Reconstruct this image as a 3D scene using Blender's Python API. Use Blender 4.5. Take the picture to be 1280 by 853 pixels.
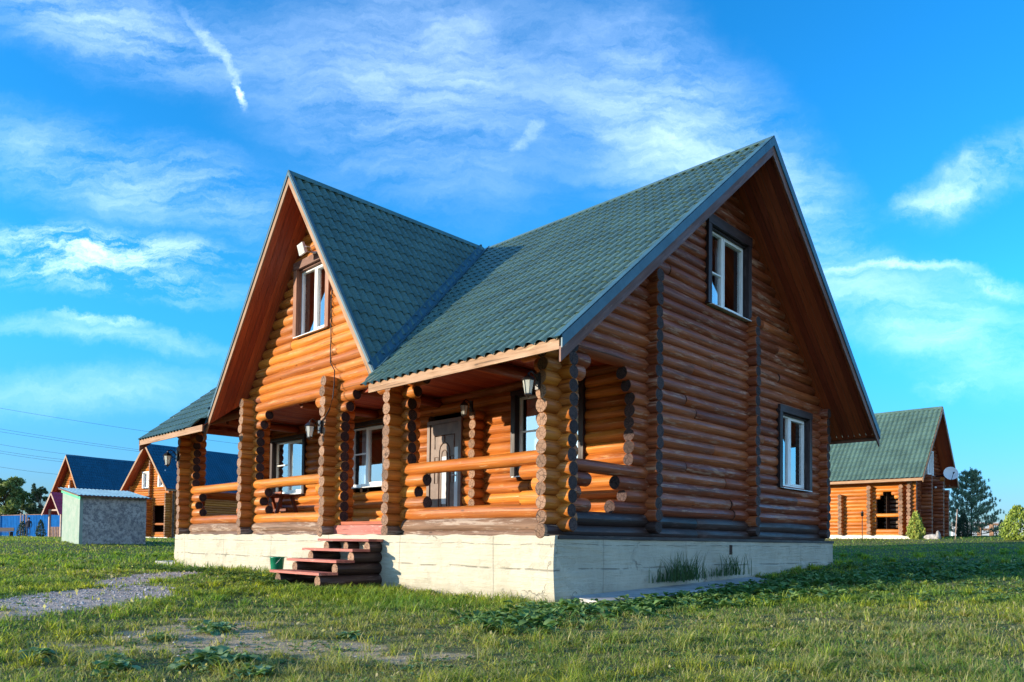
import bpy, bmesh, math, random
import numpy as np
from mathutils import Vector, Matrix

for _o in list(bpy.data.objects):
    bpy.data.objects.remove(_o)
SC = bpy.context.scene
COL = SC.collection
PI = math.pi

# ------------------------------------------------------------------ camera
YAW, PITCH, ROLL, FOC = 0.779167, 0.0291129, 0.0115664, 930.075
CAM = Vector((6.89088, -7.83712, -0.093644))
cam_d = bpy.data.cameras.new('camera')
cam = bpy.data.objects.new('camera', cam_d)
COL.objects.link(cam)
fwd = Vector((-math.sin(YAW) * math.cos(PITCH), math.cos(YAW) * math.cos(PITCH), math.sin(PITCH)))
rgt = Vector((math.cos(YAW), math.sin(YAW), 0))
upv = rgt.cross(fwd)
c_, s_ = math.cos(ROLL), math.sin(ROLL)
rr, uu = rgt * c_ + upv * s_, upv * c_ - rgt * s_      # rolled axes
cam.matrix_world = Matrix(((rr.x, uu.x, -fwd.x, CAM.x), (rr.y, uu.y, -fwd.y, CAM.y),
                           (rr.z, uu.z, -fwd.z, CAM.z), (0, 0, 0, 1)))
cam_d.sensor_width = 36
cam_d.lens = 36 * FOC / 1280
cam_d.shift_y = (650.211 - 426.5) / 1280
cam_d.clip_start = 0.05
cam_d.clip_end = 5000
SC.camera = cam

# ------------------------------------------------------------------ light
SUN_AZ_VEC = Vector((-0.57, -1.0, 0)).normalized()        # towards the sun
SUN_EL = math.radians(10.8)
sun_dir = SUN_AZ_VEC * math.cos(SUN_EL) + Vector((0, 0, math.sin(SUN_EL)))
sun_d = bpy.data.lights.new('sun', 'SUN')
sun_d.energy = 4.3
sun_d.angle = math.radians(0.5)
sun_d.color = (1.0, 0.86, 0.66)
sun = bpy.data.objects.new('sun', sun_d)
COL.objects.link(sun)
sun.rotation_euler = sun_dir.to_track_quat('Z', 'Y').to_euler()
sun.location = (0, 0, 30)
SC.view_settings.view_transform = 'Standard'
SC.view_settings.look = 'None'
SC.view_settings.gamma = 1
SC.view_settings.use_curve_mapping = False
SC.view_settings.exposure = 1.05

# ------------------------------------------------------------------ node helpers
class NT:
    """short hand for building a node tree"""
    def __init__(s, tree):
        s.t = tree
        s.t.nodes.clear()
    def n(s, kind, **kw):
        nd = s.t.nodes.new('ShaderNode' + kind)
        for k, v in kw.items():
            setattr(nd, k, v)
        return nd
    def put(s, sock, v):
        if hasattr(v, 'node'):
            s.t.links.new(v, sock)
        elif isinstance(v, (tuple, list, Vector)):
            v = tuple(v)
            if sock.type == 'RGBA' and len(v) == 3:
                v = v + (1,)
            sock.default_value = v
        else:
            sock.default_value = v
    def math(s, op, a, b=0.0, c=None, clamp=False):
        nd = s.n('Math', operation=op, use_clamp=clamp)
        s.put(nd.inputs[0], a)
        s.put(nd.inputs[1], b)
        if c is not None:
            s.put(nd.inputs[2], c)
        return nd.outputs[0]
    def vm(s, op, a, b=None):
        nd = s.n('VectorMath', operation=op)
        s.put(nd.inputs[0], a)
        if b is not None:
            s.put(nd.inputs[1], b)
        return nd.outputs['Value'] if op in ('DOT_PRODUCT', 'LENGTH', 'DISTANCE') else nd.outputs[0]
    def scalev(s, v, k):
        nd = s.n('VectorMath', operation='MULTIPLY')
        s.put(nd.inputs[0], v)
        s.put(nd.inputs[1], k if isinstance(k, (tuple, list)) else (k, k, k))
        return nd.outputs[0]
    def noise(s, v, scale=1.0, detail=3.0, rough=0.5, color=False, dist=0.0):
        nd = s.n('TexNoise')
        s.put(nd.inputs['Vector'], v)
        nd.inputs['Scale'].default_value = scale
        nd.inputs['Detail'].default_value = detail
        nd.inputs['Roughness'].default_value = rough
        nd.inputs['Distortion'].default_value = dist
        return nd.outputs['Color' if color else 'Fac']
    def voro(s, v, scale=1.0, feature='F1', rand=1.0, out='Distance'):
        nd = s.n('TexVoronoi', feature=feature)
        s.put(nd.inputs['Vector'], v)
        nd.inputs['Scale'].default_value = scale
        nd.inputs['Randomness'].default_value = rand
        return nd.outputs[out]
    def ramp(s, v, a, b, lo=0.0, hi=1.0, smooth=True):
        nd = s.n('MapRange', interpolation_type='SMOOTHSTEP' if smooth else 'LINEAR')
        nd.clamp = True
        s.put(nd.inputs['Value'], v)
        for k, x in (('From Min', a), ('From Max', b), ('To Min', lo), ('To Max', hi)):
            nd.inputs[k].default_value = x
        return nd.outputs['Result']
    def mix(s, f, a, b, blend='MIX'):
        nd = s.n('Mix', data_type='RGBA', blend_type=blend)
        s.put(nd.inputs[0], f)
        s.put(nd.inputs[6], a)
        s.put(nd.inputs[7], b)
        return nd.outputs[2]
    def attr(s, name, out='Fac'):
        return s.n('Attribute', attribute_name=name).outputs[out]
    def bump(s, h, strength=0.3, dist=0.01):
        nd = s.n('Bump')
        nd.inputs['Strength'].default_value = strength
        nd.inputs['Distance'].default_value = dist
        s.put(nd.inputs['Height'], h)
        return nd.outputs[0]
    def obj(s):
        return s.n('TexCoord').outputs['Object']
    def pri(s, col, rough=0.6, normal=None, spec=0.5, **kw):
        nd = s.n('BsdfPrincipled')
        s.put(nd.inputs['Base Color'], col)
        s.put(nd.inputs['Roughness'], rough)
        nd.inputs['Specular IOR Level'].default_value = spec
        if normal is not None:
            s.put(nd.inputs['Normal'], normal)
        for k, v in kw.items():
            s.put(nd.inputs[k.replace('_', ' ')], v)
        return nd.outputs[0]
    def out(s, sh):
        o = s.n('OutputMaterial')
        s.put(o.inputs['Surface'], sh)

def newmat(name):
    m = bpy.data.materials.new(name)
    m.use_nodes = True
    return m, NT(m.node_tree)

# ------------------------------------------------------------------ sky
world = bpy.data.worlds.new('World')
SC.world = world
world.use_nodes = True
W = NT(world.node_tree)
sky = W.n('TexSky', sky_type='NISHITA')
sky.sun_disc = False
sky.sun_elevation = SUN_EL
sky.sun_rotation = math.atan2(SUN_AZ_VEC.x, SUN_AZ_VEC.y)
sky.altitude = 0
sky.air_density = 1.0
sky.dust_density = 0.3
sky.ozone_density = 3.0
direc = W.n('TexCoord').outputs['Generated']
hs = W.n('HueSaturation')
hs.inputs['Saturation'].default_value = 1.25
W.put(hs.inputs['Color'], sky.outputs[0])
F0 = Vector((-math.sin(YAW), math.cos(YAW), 0))
df = W.vm('DOT_PRODUCT', direc, F0)
dfc = W.math('MAXIMUM', df, 0.05)
su = W.math('DIVIDE', W.vm('DOT_PRODUCT', direc, rgt), dfc)
sv = W.math('DIVIDE', W.vm('DOT_PRODUCT', direc, (0, 0, 1)), dfc)
cmb = W.n('CombineXYZ')
W.put(cmb.inputs[0], su)
W.put(cmb.inputs[1], sv)
suv = cmb.outputs[0]
warp = W.scalev(W.vm('SUBTRACT', W.noise(suv, 4.5, 9, 0.68, color=True), (0.5, 0.5, 0.5)), (0.17, 0.10, 0))
suvw = W.vm('ADD', suv, warp)
def streak(ang, sx, sy, scale, det=7, rough=0.65):
    mp = W.n('Mapping')
    mp.inputs['Rotation'].default_value = (0, 0, ang)
    mp.inputs['Scale'].default_value = (sx, sy, 1)
    W.put(mp.inputs['Vector'], suvw)
    return W.noise(mp.outputs[0], scale, det, rough)
fib_a = streak(math.radians(10), 1.0, 4.0, 5.0, 11, .70)          # fibres falling to the right
fib_b = streak(math.radians(-38), 1.0, 3.4, 4.2, 12, .70)         # fan of high cirrus
puff = W.math('ADD', W.math('MULTIPLY', W.noise(suvw, 13.0, 9, 0.66), .62), W.math('MULTIPLY', streak(math.radians(-25), 1.0, 2.6, 7.0, 9, .68), .38))
fib_c = streak(math.radians(8), 1.0, 3.2, 8.5, 10, .70)
def cloud(px, py, lx, ly, ang, amp, tex, lo, hi, soft=0.0):
    """one patch of cloud: centre and half sizes in view angle units of 1/930"""
    mp = W.n('Mapping', vector_type='TEXTURE')
    mp.inputs['Location'].default_value = ((px - 640) / 930, (677 - py) / 930, 0)
    mp.inputs['Rotation'].default_value = (0, 0, math.radians(ang))
    mp.inputs['Scale'].default_value = (lx / 930, ly / 930, 1)
    W.put(mp.inputs['Vector'], suvw)
    d = W.vm('LENGTH', mp.outputs[0])
    m = W.ramp(d, 1.0, soft, 0, 1)
    return W.math('MULTIPLY', W.math('MULTIPLY', m, W.ramp(tex, lo, hi)), amp)
CL = [
    (257, 45, 80, 15, -56, .75, puff, .32, .80), (292, 108, 36, 9, -62, .8, puff, .3, .75),
    (663, 158, 24, 13, 60, .5, puff, .34, .8), (645, 180, 20, 12, 20, .6, puff, .34, .8),
    (1235, 208, 140, 58, 28, .56, puff, .32, .78), (1165, 248, 75, 30, 8, .46, puff, .32, .76),
    (130, 312, 260, 40, -6, .58, fib_c, .40, .66), (110, 345, 240, 42, -9, .55, fib_c, .40, .68),
    (150, 215, 350, 85, -13, .38, fib_a, .3, .8), (120, 20, 350, 90, -12, .40, fib_a, .28, .8),
    (130, 425, 260, 22, -9, .30, fib_a, .2, .8), (125, 408, 85, 9, -7, .45, fib_c, .3, .7),
    (120, 492, 300, 40, 2, .26, fib_a, .1, .9), (480, 120, 320, 170, -25, .34, fib_b, .25, .82),
    (560, 40, 200, 150, -30, .30, fib_b, .2, .8), (830, 140, 270, 170, -38, .52, fib_b, .24, .82), (1000, 260, 220, 100, -48, .36, fib_b, .3, .8),
    (1110, 324, 140, 11, 0, .42, fib_c, .25, .65), (1230, 345, 90, 22, -14, .45, fib_a, .25, .7),
    (1180, 400, 240, 90, -22, .38, fib_b, .2, .8), (1195, 480, 60, 20, 4, .3, fib_c, .3, .75),
]
acc = None
for c in CL:
    m = cloud(*c)
    acc = m if acc is None else W.math('SUBTRACT', W.math('ADD', acc, m), W.math('MULTIPLY', acc, m))
front = W.ramp(df, 0.05, 0.3)
fill_haze = W.math('MULTIPLY', W.ramp(W.noise(direc, 2.2, 6, 0.6), .30, .64), .66)  # pale haze added to the unseen side and rear sky for brighter, whiter fill
fill_haze = W.math('MULTIPLY', fill_haze, W.ramp(W.vm('DOT_PRODUCT', direc, (0, 0, 1)), .65, .25))
acc = W.math('MULTIPLY', acc, front)
acc = W.math('MAXIMUM', acc, W.math('MULTIPLY', fill_haze, W.ramp(df, .35, .05)))
SKY_TINT = (0.40, 1.16, 1.36)
skycol = W.mix(1.0, hs.outputs[0], SKY_TINT, 'MULTIPLY')
low = W.ramp(W.vm('DOT_PRODUCT', direc, (0, 0, 1)), 0.0, 0.30, 1, 0)
skycol = W.mix(low, skycol, W.mix(1.0, skycol, (.78, .39, .60), 'MULTIPLY'))
wcol = W.mix(W.math('MULTIPLY', acc, .80), skycol, (7.2, 8.6, 10.0))
bg = W.n('Background')
W.put(bg.inputs['Color'], wcol)
bg.inputs['Strength'].default_value = 0.15
wo = W.n('OutputWorld')
W.put(wo.inputs['Surface'], bg.outputs[0])

# ------------------------------------------------------------------ materials
M = {}
def wood_log(name, base, dark, peel=0.0, peelcol=(.45, .36, .30), rough=.42, vary=.35, grain=.5):
    m, t = newmat(name)
    g = t.attr('guv', 'Vector')
    tone = t.attr('tone')
    gr = t.noise(t.scalev(g, (1.3, 26, 1)), 1.0, 5, .6)
    bl = t.noise(t.scalev(g, (1.1, 5, 1)), 1.0, 4, .6)
    kn = t.voro(t.scalev(g, (1.5, 4.5, 1)), 1.0)
    knot = t.ramp(kn, .10, .04)
    c = t.mix(t.ramp(gr, .3, .75), dark, base)
    c = t.mix(t.math('MULTIPLY', t.ramp(bl, .35, .75), .45), c, tuple(x * .55 for x in base))
    c = t.mix(t.math('MULTIPLY', knot, .75), c, tuple(x * .3 for x in dark))
    hsv = t.n('HueSaturation')
    t.put(hsv.inputs['Color'], c)
    t.put(hsv.inputs['Value'], t.math('ADD', t.math('MULTIPLY', t.math('SUBTRACT', tone, .5), vary * 2), 1.0))
    t.put(hsv.inputs['Hue'], t.math('ADD', t.math('MULTIPLY', t.math('SUBTRACT', tone, .5), .010), .5))
    c = hsv.outputs[0]
    rg = t.ramp(bl, .3, .7, rough - .08, rough + .15)
    if peel:
        pn = t.noise(t.scalev(g, (2.2, 15, 1)), 1.3, 7, .72)
        pb = t.noise(t.scalev(g, (.7, 2.5, 1)), 1.0, 3, .5)
        pm = t.ramp(t.math('ADD', pn, t.math('MULTIPLY', t.math('SUBTRACT', pb, .5), .5)), .60 - .12 * peel, .72 - .12 * peel)
        pm = t.math('MULTIPLY', pm, min(1.0, .45 + .5 * peel))
        c = t.mix(pm, c, peelcol)
        rg = t.math('ADD', rg, t.math('MULTIPLY', pm, .25))
    crk = t.noise(t.scalev(g, (.8, 60, 1)), 1.0, 2, .5)
    cr = t.math('MULTIPLY', t.ramp(crk, .385, .35), t.ramp(bl, .40, .55))
    c = t.mix(t.math('MULTIPLY', cr, .8), c, tuple(x * .25 for x in dark))
    h = t.math('ADD', t.math('MULTIPLY', gr, .5), t.math('MULTIPLY', t.ramp(crk, .3, .42), .4))
    t.out(t.pri(c, rg, t.bump(h, grain, .008), .38))
    M[name] = m
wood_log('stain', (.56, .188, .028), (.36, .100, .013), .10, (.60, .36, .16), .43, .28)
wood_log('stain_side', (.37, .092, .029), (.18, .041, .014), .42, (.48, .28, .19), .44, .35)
wood_log('stain_dark', (.28, .068, .020), (.15, .034, .011), 0, rough=.5)
wood_log('old_log', (.23, .13, .08), (.11, .058, .034), .7, (.36, .28, .22), .7)
wood_log('black_log', (.060, .030, .024), (.03, .016, .014), .35, (.16, .11, .10), .5)
wood_log('plank_red', (.38, .072, .022), (.24, .042, .013), 0, rough=.55, vary=.3)
wood_log('plank_pale', (.36, .20, .105), (.25, .13, .06), .15, (.6, .42, .26), .6)
wood_log('plank_brown', (.25, .105, .062), (.14, .055, .032), .25, (.34, .2, .14), .6)
wood_log('plank_black', (.040, .023, .024), (.022, .013, .014), .3, (.10, .07, .065), .5)
wood_log('tread_red', (.44, .125, .095), (.30, .08, .06), .25, (.62, .40, .33), .6)

def wood_end(name, base, dark):
    m, t = newmat(name)
    g = t.attr('guv', 'Vector')
    tone = t.attr('tone')
    d = t.vm('LENGTH', t.vm('ADD', g, t.scalev(t.noise(g, 9, 2, .5, color=True), (.03, .03, 0))))
    rings = t.math('SINE', t.math('MULTIPLY', d, 420))
    n1 = t.noise(t.vm('ADD', t.scalev(g, (40, 40, 1)), t.n('TexCoord').outputs['Object']), 1.2, 5, .7)
    crack = t.voro(t.vm('ADD', t.scalev(g, (9, 9, 1)), t.scalev(t.n('TexCoord').outputs['Object'], 2.5)), 1.4, 'DISTANCE_TO_EDGE')
    ck = t.ramp(crack, .05, .01)
    c = t.mix(t.ramp(n1, .3, .7), dark, base)
    c = t.mix(t.math('MULTIPLY', t.ramp(rings, -.2, .8), .3), c, dark)
    c = t.mix(t.math('MULTIPLY', ck, .85), c, tuple(x * .18 for x in dark))
    hsv = t.n('HueSaturation')
    t.put(hsv.inputs['Color'], c)
    t.put(hsv.inputs['Value'], t.math('ADD', t.math('MULTIPLY', t.math('SUBTRACT', tone, .5), .7), 1.0))
    t.out(t.pri(hsv.outputs[0], .75, t.bump(t.math('SUBTRACT', n1, t.math('MULTIPLY', ck, 1.5)), .5, .006), .25))
    M[name] = m
wood_end('log_end', (.29, .175, .115), (.17, .092, .056))
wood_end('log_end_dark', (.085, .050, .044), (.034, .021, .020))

def plain(name, col, rough=.5, spec=.5, nscale=0, namp=.3, bump=0, **kw):
    m, t = newmat(name)
    c = col
    nrm = None
    if nscale:
        o = t.obj()
        n1 = t.noise(o, nscale, 5, .6)
        c = t.mix(t.ramp(n1, .3, .7), tuple(x * (1 - namp) for x in col), tuple(min(1, x * (1 + namp)) for x in col))
        if bump:
            nrm = t.bump(n1, bump, .01)
    t.out(t.pri(c, rough, nrm, spec, **kw))
    M[name] = m
def roofmetal(name, col, rough=.3):
    m, t = newmat(name)
    o = t.obj()
    n1 = t.noise(o, 1.2, 4, .6)
    n2 = t.noise(o, 18, 4, .7)
    c = t.mix(t.ramp(n1, .3, .7), tuple(x * .8 for x in col), tuple(x * 1.15 for x in col))
    c = t.mix(t.math('MULTIPLY', t.ramp(n2, .58, .75), .3), c, (.16, .2, .18))
    t.out(t.pri(c, t.ramp(n2, .3, .7, rough - .05, rough + .14), None, .5))
    M[name] = m
roofmetal('roof_green', (.078, .134, .108), .25)
roofmetal('roof_blue', (.006, .072, .135), .4)
roofmetal('roof_wine', (.38, .035, .08))
plain('trim_blue', (.040, .10, .135), .45, .35, 3, .2)
plain('pvc', (.80, .80, .78), .3, .5, 6, .04)
plain('sill_metal', (.72, .74, .74), .35, .5, 5, .06)
plain('iron', (.012, .012, .013), .4, .5)
plain('lamp_metal', (.55, .56, .55), .35, .5)
plain('cable', (.012, .010, .010), .6, .3)
plain('interior', (.05, .03, .022), .9, .2)
plain('bucket_green', (.005, .16, .085), .38, .5, 8, .12)
plain('steel_door', (.16, .105, .08), .42, .35, 5, .25)
plain('door_strip', (.50, .50, .50), .2, .5)
plain('chrome', (.6, .6, .6), .2, .5, Metallic=1.0)
plain('dish', (.75, .76, .78), .45, .5)
plain('curtain_white', (.72, .74, .76), .9, .2, 3, .06)
plain('curtain_brown', (.16, .06, .04), .9, .2, 4, .25)
plain('concrete', (.36, .355, .34), .85, .2, 5, .22, .4)
plain('bark', (.075, .052, .035), .9, .2, 12, .5, .6)
plain('blue_sheet', (.003, .10, .33), .8, .05, 2, .15)
plain('post_pale', (.38, .27, .22), .7, .3, 4, .2)
plain('far_white', (.62, .62, .62), .8, .2, .6, .1)
plain('rail_brown', (.22, .13, .08), .8, .2, 5, .3)
plain('skin', (.48, .28, .2), .6, .3)
plain('cloth_dark', (.035, .045, .07), .9, .2, 10, .3)
plain('hair_dark', (.015, .010, .008), .8, .2)
plain('stone', (.32, .30, .28), .9, .2, 6, .35, .5)

# cream render of the plinth: board marks, hairline cracks, stains
def plinth_mat(name, col):
    m, t = newmat(name)
    o = t.obj()
    w = t.vm('ADD', o, t.scalev(t.noise(o, 1.1, 3, .5, color=True), .07))
    sep = t.n('SeparateXYZ')
    t.put(sep.inputs[0], w)
    z = sep.outputs[2]
    n1 = t.noise(o, 1.3, 6, .65)
    n2 = t.noise(o, 22, 5, .7)
    c = t.mix(t.ramp(n1, .3, .72), tuple(x * .80 for x in col), col)
    c = t.mix(t.math('MULTIPLY', t.ramp(n2, .5, .75), .22), c, tuple(x * .65 for x in col))
    lines = None
    for zc, wd in ((-.145, .005), (-.50, .012)):
        l = t.ramp(t.math('ABSOLUTE', t.math('SUBTRACT', z, zc + .05)), wd, wd * .4)
        l = t.math('MULTIPLY', l, t.ramp(t.noise(t.scalev(o, (1, 1, .2)), 2.4 + zc * 2, 4, .7), .42, .56))
        lines = l if lines is None else t.math('MAXIMUM', lines, l)
    pe = t.noise(t.scalev(o, (1, 1, 1.7)), 1.9, 5, .55)
    pm = t.math('MULTIPLY', t.ramp(pe, .600, .608), t.ramp(pe, .640, .612))
    pl_ = t.math('MULTIPLY', t.ramp(pe, .56, .68), .40)
    lines = t.math('MAXIMUM', lines, t.math('MULTIPLY', pm, .12))
    c = t.mix(pl_, c, tuple(x * .62 for x in col))
    cw = t.vm('ADD', o, t.scalev(t.noise(o, 3.5, 5, .6, color=True), .5))
    ck = t.ramp(t.voro(t.scalev(cw, (.8, .8, 1.3)), 1.0, 'DISTANCE_TO_EDGE'), .013, .003)
    ck = t.math('MULTIPLY', ck, t.ramp(t.noise(o, .9, 3, .6), .56, .66))
    lines = t.math('MAXIMUM', lines, ck)
    c = t.mix(t.math('MULTIPLY', lines, .5), c, tuple(x * .22 for x in col))
    vx = t.math('ABSOLUTE', t.math('SUBTRACT', t.math('FRACT', t.math('MULTIPLY', t.math('ADD', sep.outputs[0], sep.outputs[1]), .43)), .5))
    lines = t.math('MAXIMUM', lines, t.math('MULTIPLY', t.ramp(vx, .006, .002), .55))
    c = t.mix(t.math('MULTIPLY', t.ramp(vx, .006, .002), .25), c, tuple(x * .4 for x in col))
    dirt = t.noise(t.scalev(o, (1.2, 1.2, .45)), 2.6, 6, .7)
    c = t.mix(t.math('MULTIPLY', t.ramp(dirt, .54, .74), .28), c, (.25, .22, .17))
    st = t.math('MULTIPLY', t.ramp(t.math('ADD', z, t.math('MULTIPLY', n1, .5)), -.38, -.78), .75)
    c = t.mix(st, c, (.24, .21, .15))
    hgt = t.math('SUBTRACT', t.math('ADD', t.math('MULTIPLY', n1, .8), t.math('MULTIPLY', n2, .25)), t.math('MULTIPLY', lines, .9))
    hgt = t.math('ADD', hgt, t.math('MULTIPLY', t.noise(t.scalev(o, (.8, .8, 9)), 1.6, 4, .6), 1.1))
    t.out(t.pri(c, .82, t.bump(hgt, .8, .035), .25))
    M[name] = m
plinth_mat('plinth', (.48, .44, .345))
plinth_mat('plinth_white', (.74, .72, .66))

m, t = newmat('pane')
gl = t.n('BsdfGlossy')
gl.inputs['Roughness'].default_value = .015
gl.inputs['Color'].default_value = (1, 1, 1, 1)
tr = t.n('BsdfTransparent')
tr.inputs['Color'].default_value = (.80, .86, .88, 1)
fr = t.n('Fresnel')
fr.inputs['IOR'].default_value = 1.6
mx = t.n('MixShader')
t.put(mx.inputs[0], t.math('ADD', t.math('MULTIPLY', fr.outputs[0], 1.4), .28, clamp=True))
t.put(mx.inputs[1], tr.outputs[0])
t.put(mx.inputs[2], gl.outputs[0])
t.out(mx.outputs[0])
M['pane'] = m
m, t = newmat('lamp_glass')
n_ = t.n('BsdfTranslucent')
n_.inputs['Color'].default_value = (.8, .8, .75, 1)
a_ = t.pri((.62, .64, .60), .25, None, .5)
mx = t.n('MixShader')
mx.inputs[0].default_value = .35
t.put(mx.inputs[1], a_)
t.put(mx.inputs[2], n_.outputs[0])
t.out(mx.outputs[0])
M['lamp_glass'] = m

# patchy plaster of the shed
m, t = newmat('shed_plaster')
o = t.obj()
n1 = t.noise(o, 1.4, 6, .7)
n2 = t.noise(o, 9, 6, .75)
c = t.mix(t.ramp(n1, .35, .65), (.36, .33, .29), (.48, .45, .41))
c = t.mix(t.math('MULTIPLY', t.ramp(n2, .42, .60), .9), c, (.15, .145, .155))
t.out(t.pri(c, .9, t.bump(n2, .8, .04), .2))
M['shed_plaster'] = m
m, t = newmat('shed_front')
o = t.obj()
n1 = t.noise(o, 3, 6, .7)
n2 = t.noise(o, 14, 5, .75)
c = t.mix(t.ramp(n1, .35, .65), (.21, .30, .24), (.29, .34, .29))
c = t.mix(t.math('MULTIPLY', t.ramp(n2, .55, .7), .6), c, (.24, .30, .25))
t.out(t.pri(c, .8, t.bump(n2, .5, .02), .25))
M['shed_front'] = m
plain('green_board', (.06, .48, .22), .5, .4, 5, .2)
plain('zinc', (.36, .50, .48), .4, .5, 2, .15)

# foliage materials read a colour attribute, let some light through
def leafmat(name, rough=.5, trans=.3, spec=.35, tint=(1.2, 1.25, .6)):
    m, t = newmat(name)
    c = t.attr('col', 'Color')
    a = t.pri(c, rough, None, spec)
    b = t.n('BsdfTranslucent')
    t.put(b.inputs['Color'], t.mix(1.0, c, tint, 'MULTIPLY'))
    mx = t.n('MixShader')
    mx.inputs[0].default_value = trans
    t.put(mx.inputs[1], a)
    t.put(mx.inputs[2], b.outputs[0])
    t.out(mx.outputs[0])
    M[name] = m
leafmat('blade', .55, .5)
leafmat('leaf', .6, .3, .2)
leafmat('needle', .6, .12)

# ------------------------------------------------------------------ mesh builder
class MB:
    def __init__(s):
        s.v, s.f, s.mi, s.g, s.tn, s.sm, s.nv = [], [], [], [], [], [], 0
    def add(s, v, f, mat=0, g=None, tone=.5, smooth=False):
        v = np.asarray(v, float)
        n = len(v)
        s.v.append(v)
        s.g.append(v.copy() if g is None else np.asarray(g, float))
        s.tn.append(np.full(n, tone))
        o = s.nv
        for q in f:
            s.f.append([i + o for i in q])
        s.mi += [mat] * len(f)
        s.sm += [smooth] * len(f)
        s.nv += n
    def build(s, name, mats, parent=None):
        me = bpy.data.meshes.new(name)
        me.from_pydata(np.concatenate(s.v).tolist(), [], s.f)
        mats = mats if isinstance(mats, (list, tuple)) else [mats]
        for q in mats:
            me.materials.append(M[q] if isinstance(q, str) else q)
        me.polygons.foreach_set('material_index', s.mi)
        me.polygons.foreach_set('use_smooth', s.sm)
        a = me.attributes.new('guv', 'FLOAT_VECTOR', 'POINT')
        a.data.foreach_set('vector', np.concatenate(s.g).ravel())
        a = me.attributes.new('tone', 'FLOAT', 'POINT')
        a.data.foreach_set('value', np.concatenate(s.tn))
        me.update()
        o = bpy.data.objects.new(name, me)
        COL.objects.link(o)
        if parent is not None:
            o.parent = parent
        return o

RND = random.Random(7)
def frame(d):
    d = Vector(d).normalized()
    a = Vector((0, 0, 1)) if abs(d.z) < .9 else Vector((1, 0, 0))
    x = d.cross(a).normalized()
    return d, x, x.cross(d).normalized()

def log(mb, p0, p1, r=.115, side=0, end=1, n=14, seg=.45, tone=None, wob=.010, caps=(1, 1)):
    """one round log with rounded lips, uneven thickness and its own grain offset"""
    p0, p1 = Vector(p0), Vector(p1)
    L = (p1 - p0).length
    if L < .02:
        return
    d, x, z = frame(p1 - p0)
    tone = RND.random() if tone is None else tone
    off = Vector((RND.random() * 90, RND.random() * 90, RND.random() * 9))
    k = max(1, int(L / seg))
    ch = min(.015, L * .2)
    ts = [0, ch] + [L * i / k for i in range(1, k)] + [L - ch, L]
    ts = sorted(ts)
    ph = [RND.uniform(0, 6.3) for _ in range(4)]
    vs, gs, fs = [], [], []
    for i, tt in enumerate(ts):
        rr_ = r * (1 + .028 * math.sin(tt * 1.7 + ph[0]) + .02 * math.sin(tt * 4.1 + ph[1]))
        if i == 0 or i == len(ts) - 1:
            rr_ -= ch * .7
        c = p0 + d * tt + x * (wob * math.sin(tt * 1.3 + ph[2])) + z * (wob * .5 * math.sin(tt * 2.1 + ph[3]))
        for j in range(n + 1):
            a = 2 * PI * j / n
            ra = rr_ * (1 + .02 * math.sin(3 * a + ph[1]))
            if j == n:
                ra = rr_ * (1 + .02 * math.sin(ph[1]))
            vs.append(c + x * (math.cos(a) * ra) + z * (math.sin(a) * ra))
            gs.append((off.x + tt, off.y + a * r, off.z))
    m_ = n + 1
    for i in range(len(ts) - 1):
        for j in range(n):
            fs.append((i * m_ + j, i * m_ + j + 1, (i + 1) * m_ + j + 1, (i + 1) * m_ + j))
    mb.add(vs, fs, side, gs, tone, True)
    for ci, (i, fl) in enumerate(((0, 1), (len(ts) - 1, 0))):
        if not caps[ci]:
            continue
        ring = [vs[i * m_ + j] for j in range(n)]
        cen = sum(ring, Vector()) / n
        v2 = ring + [cen]
        rot = RND.uniform(0, 6.3)
        g2 = [(math.cos(2 * PI * j / n + rot) * r, math.sin(2 * PI * j / n + rot) * r, 0) for j in range(n)] + [(0, 0, 0)]
        f2 = [((j + 1) % n, j, n) if not fl else (j, (j + 1) % n, n) for j in range(n)]
        mb.add(v2, f2, end, g2, RND.random())

def box(mb, lo, hi, mat=0, tone=None, axis=None, bev=0.0):
    """box from lo to hi; grain runs along axis (default longest)"""
    lo, hi = np.array(lo, float), np.array(hi, float)
    lo, hi = np.minimum(lo, hi), np.maximum(lo, hi)
    P = np.array([[(lo, hi)[i >> k & 1][k] for k in range(3)] for i in range(8)])
    F = [(0, 2, 3, 1), (4, 5, 7, 6), (0, 1, 5, 4), (2, 6, 7, 3), (0, 4, 6, 2), (1, 3, 7, 5)]
    beam(mb, P, F, mat, tone, int(np.argmax(hi - lo)) if axis is None else axis)

def beam(mb, P, F, mat, tone, ax):
    P = np.asarray(P, float)
    tone = RND.random() if tone is None else tone
    off = np.array([RND.random() * 90, RND.random() * 90, 0])
    o2 = [k for k in range(3) if k != ax]
    for f in F:
        v = P[list(f)]
        g = np.stack([v[:, ax] + off[0], v[:, o2[0]] + v[:, o2[1]] + off[1], np.zeros(4)], 1)
        mb.add(v, [(0, 1, 2, 3)], mat, g, tone)

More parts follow.
